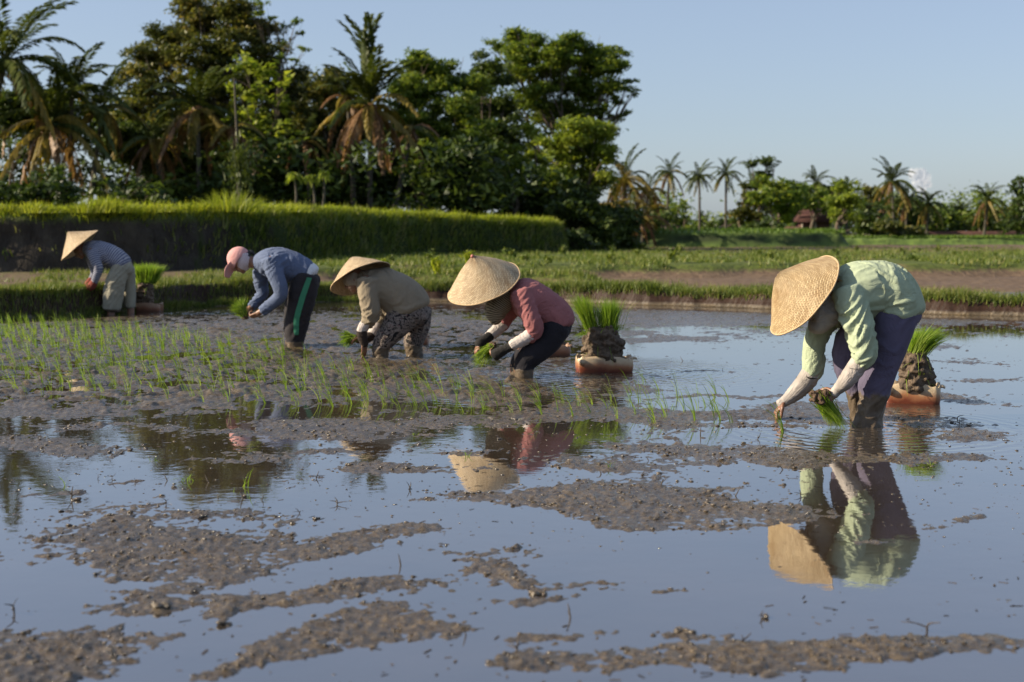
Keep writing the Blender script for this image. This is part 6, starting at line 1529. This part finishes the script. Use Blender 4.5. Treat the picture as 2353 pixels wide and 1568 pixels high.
# ------------------------------------------------------------------ twigs, straw bits and sprouts in the open water
M_TWIG = plain('wet_twig', (.055, .038, .024), .5, .4, 40, .5)
def twig(k):
    rg = np.random.default_rng(300 + k); h = .03 + .05 * rg.random(); segs = [([(0, 0, -.02), (rg.normal() * .01, 0, h * .5), (rg.normal() * .025, rg.normal() * .01, h)], [.0045, .0035, .0015])]
    for _ in range(rg.integers(0, 3)): a_ = rg.normal(size=2) * .03; segs.append(([(0, 0, h * .25), (a_[0] * .5, a_[1] * .5, h * .45), (a_[0] * 1.2, a_[1], h * (.3 + .4 * rg.random()))], [.003, .0022, .001]))
    return tubes('twig', segs, 6)
TW = [twig(k) for k in range(8)]
spots = [(225, 1100), (165, 1146), (258, 1105), (310, 1110), (385, 1105), (380, 1160), (500, 1145), (560, 1145), (600, 1150), (690, 1180), (835, 1225), (775, 1160), (920, 1300), (30, 1410), (1310, 1400), (1310, 1420), (1700, 1480), (1750, 1420), (2200, 965), (2205, 975), (1690, 1140), (1520, 1120), (1380, 1090), (1610, 1000), (1740, 1010), (1960, 1055), (2040, 1045), (650, 1065), (480, 1110), (1490, 1060),
         (1800, 1080), (1070, 1460), (465, 1195), (725, 1100), (1620, 1145), (1840, 1140), (2150, 925), (2080, 870), (1830, 870), (1570, 830), (1660, 850), (1185, 1500), (2130, 1450), (940, 1125)]
for k, (px, py) in enumerate(spots):
    g = G(px, py); o = obj('twig', TW[k % 8], M_TWIG); z = max(0, float(mud_height(np.array([g.x]), np.array([g.y]))[0])); o.location = (g.x, g.y, z); s = rnd.uniform(.35, .85); o.scale = (s, s, s); o.rotation_euler = (rnd.gauss(0, .3), rnd.gauss(0, .4), rnd.random() * 6)
    tag(o, 'short dark twig poking out of the shallow water', 'twig', 'twigs and stubble in the water')
def sprout(n, h, w, name='water_sprout'):
    B = rng.normal(size=(n, 3)) * .012; B[:, 2] = -.01; L = rng.normal(size=(n, 3)) * .04; L[:, 2] = 0
    return blade_mesh(name, B, h * (.5 + .5 * rng.random(n)), L, w, seg=3, droop=.5)
SP = [(148, 1115, .12, 3, 'thin two leaved sprout at the left beside a small dark twig'), (428, 1105, .09, 9, 'tuft of short grass standing in the open water'), (560, 1120, .13, 4, 'long bent stalk sprouting right of the grass tuft'), (545, 1130, .05, 4, 'tiny sprout at the foot of the long bent stalk'),
      (1075, 1050, .06, 7, 'small sprout by the reflection of the pink shirt'), (1400, 1080, .07, 5, 'small sprout on the mud streak below the planted rows'), (2140, 1068, .08, 6, 'sprout on the mud streak right of the muddy leg'), (1545, 940, .09, 5, 'sprout at the right end of the planted rows'), (950, 1000, .05, 4, 'tiny sprout at the edge of the churned mud'), (355, 1060, .07, 4, 'tiny sprout near the palm reflections'), (2110, 880, .06, 4, 'thin sprout in front of the rust coloured tray')]
for px, py, h, n, lb in SP:
    g = G(px, py); o = obj('water_sprout', sprout(n, h, .0045), M_SEED); o.location = (g.x, g.y, max(0, float(mud_height(np.array([g.x]), np.array([g.y]))[0]))); tag(o, lb, 'sprout')
# single clods standing proud of the water
def clod(k):
    l = Lump(); rg = np.random.default_rng(500 + k)
    for _ in range(5): l.blob(rg.normal(size=3) * np.array([.02, .015, .006]), np.diag(rg.uniform(.014, .028, 3)) * np.array([1, 1, .7]), 10, 7)
    me = l.melt('mud_clod', .006, 1); co = get_co(me).astype(float); co += get_no(me) * (.005 * fbm(co[:, 0] * 60 + k, co[:, 1] * 60, co[:, 2] * 60, 3))[:, None]; set_co(me, co); return smooth(me)
CL = [clod(k) for k in range(4)]
for k, (px, py, s, lb) in enumerate([(1568, 1452, 1.15, 'dark clod standing alone in the open water near the lower edge'), (372, 1402, 1.25, 'clod crowning the narrow mud ridge at the lower left'), (508, 1436, 1.1, 'clod lying in the channel below the narrow ridge'), (1760, 1420, .7, 'small clod with a straw stub in the lower right water'),
                                     (468, 1190, .8, 'clod at the edge of the upper left mud island'), (1238, 1368, 1.2, 'flat clod in the middle of the lower water'), (180, 1150, 1.0, 'flat clod left of the little twigs'), (562, 1142, .7, 'little clod at the root of the long stalk'), (725, 1193, .6, 'round pebble like clod beyond the left island'), (1145, 1010, .6, 'clod beside the first planted row')]):
    g = G(px, py); o = obj('mud_clod', CL[k % 4], M_MUD); o.location = (g.x, g.y, max(0, float(mud_height(np.array([g.x]), np.array([g.y]))[0])) + .004); s *= .55; o.scale = (s, s, s * .8); o.rotation_euler.z = rnd.random() * 6; tag(o, lb, 'clod of mud')
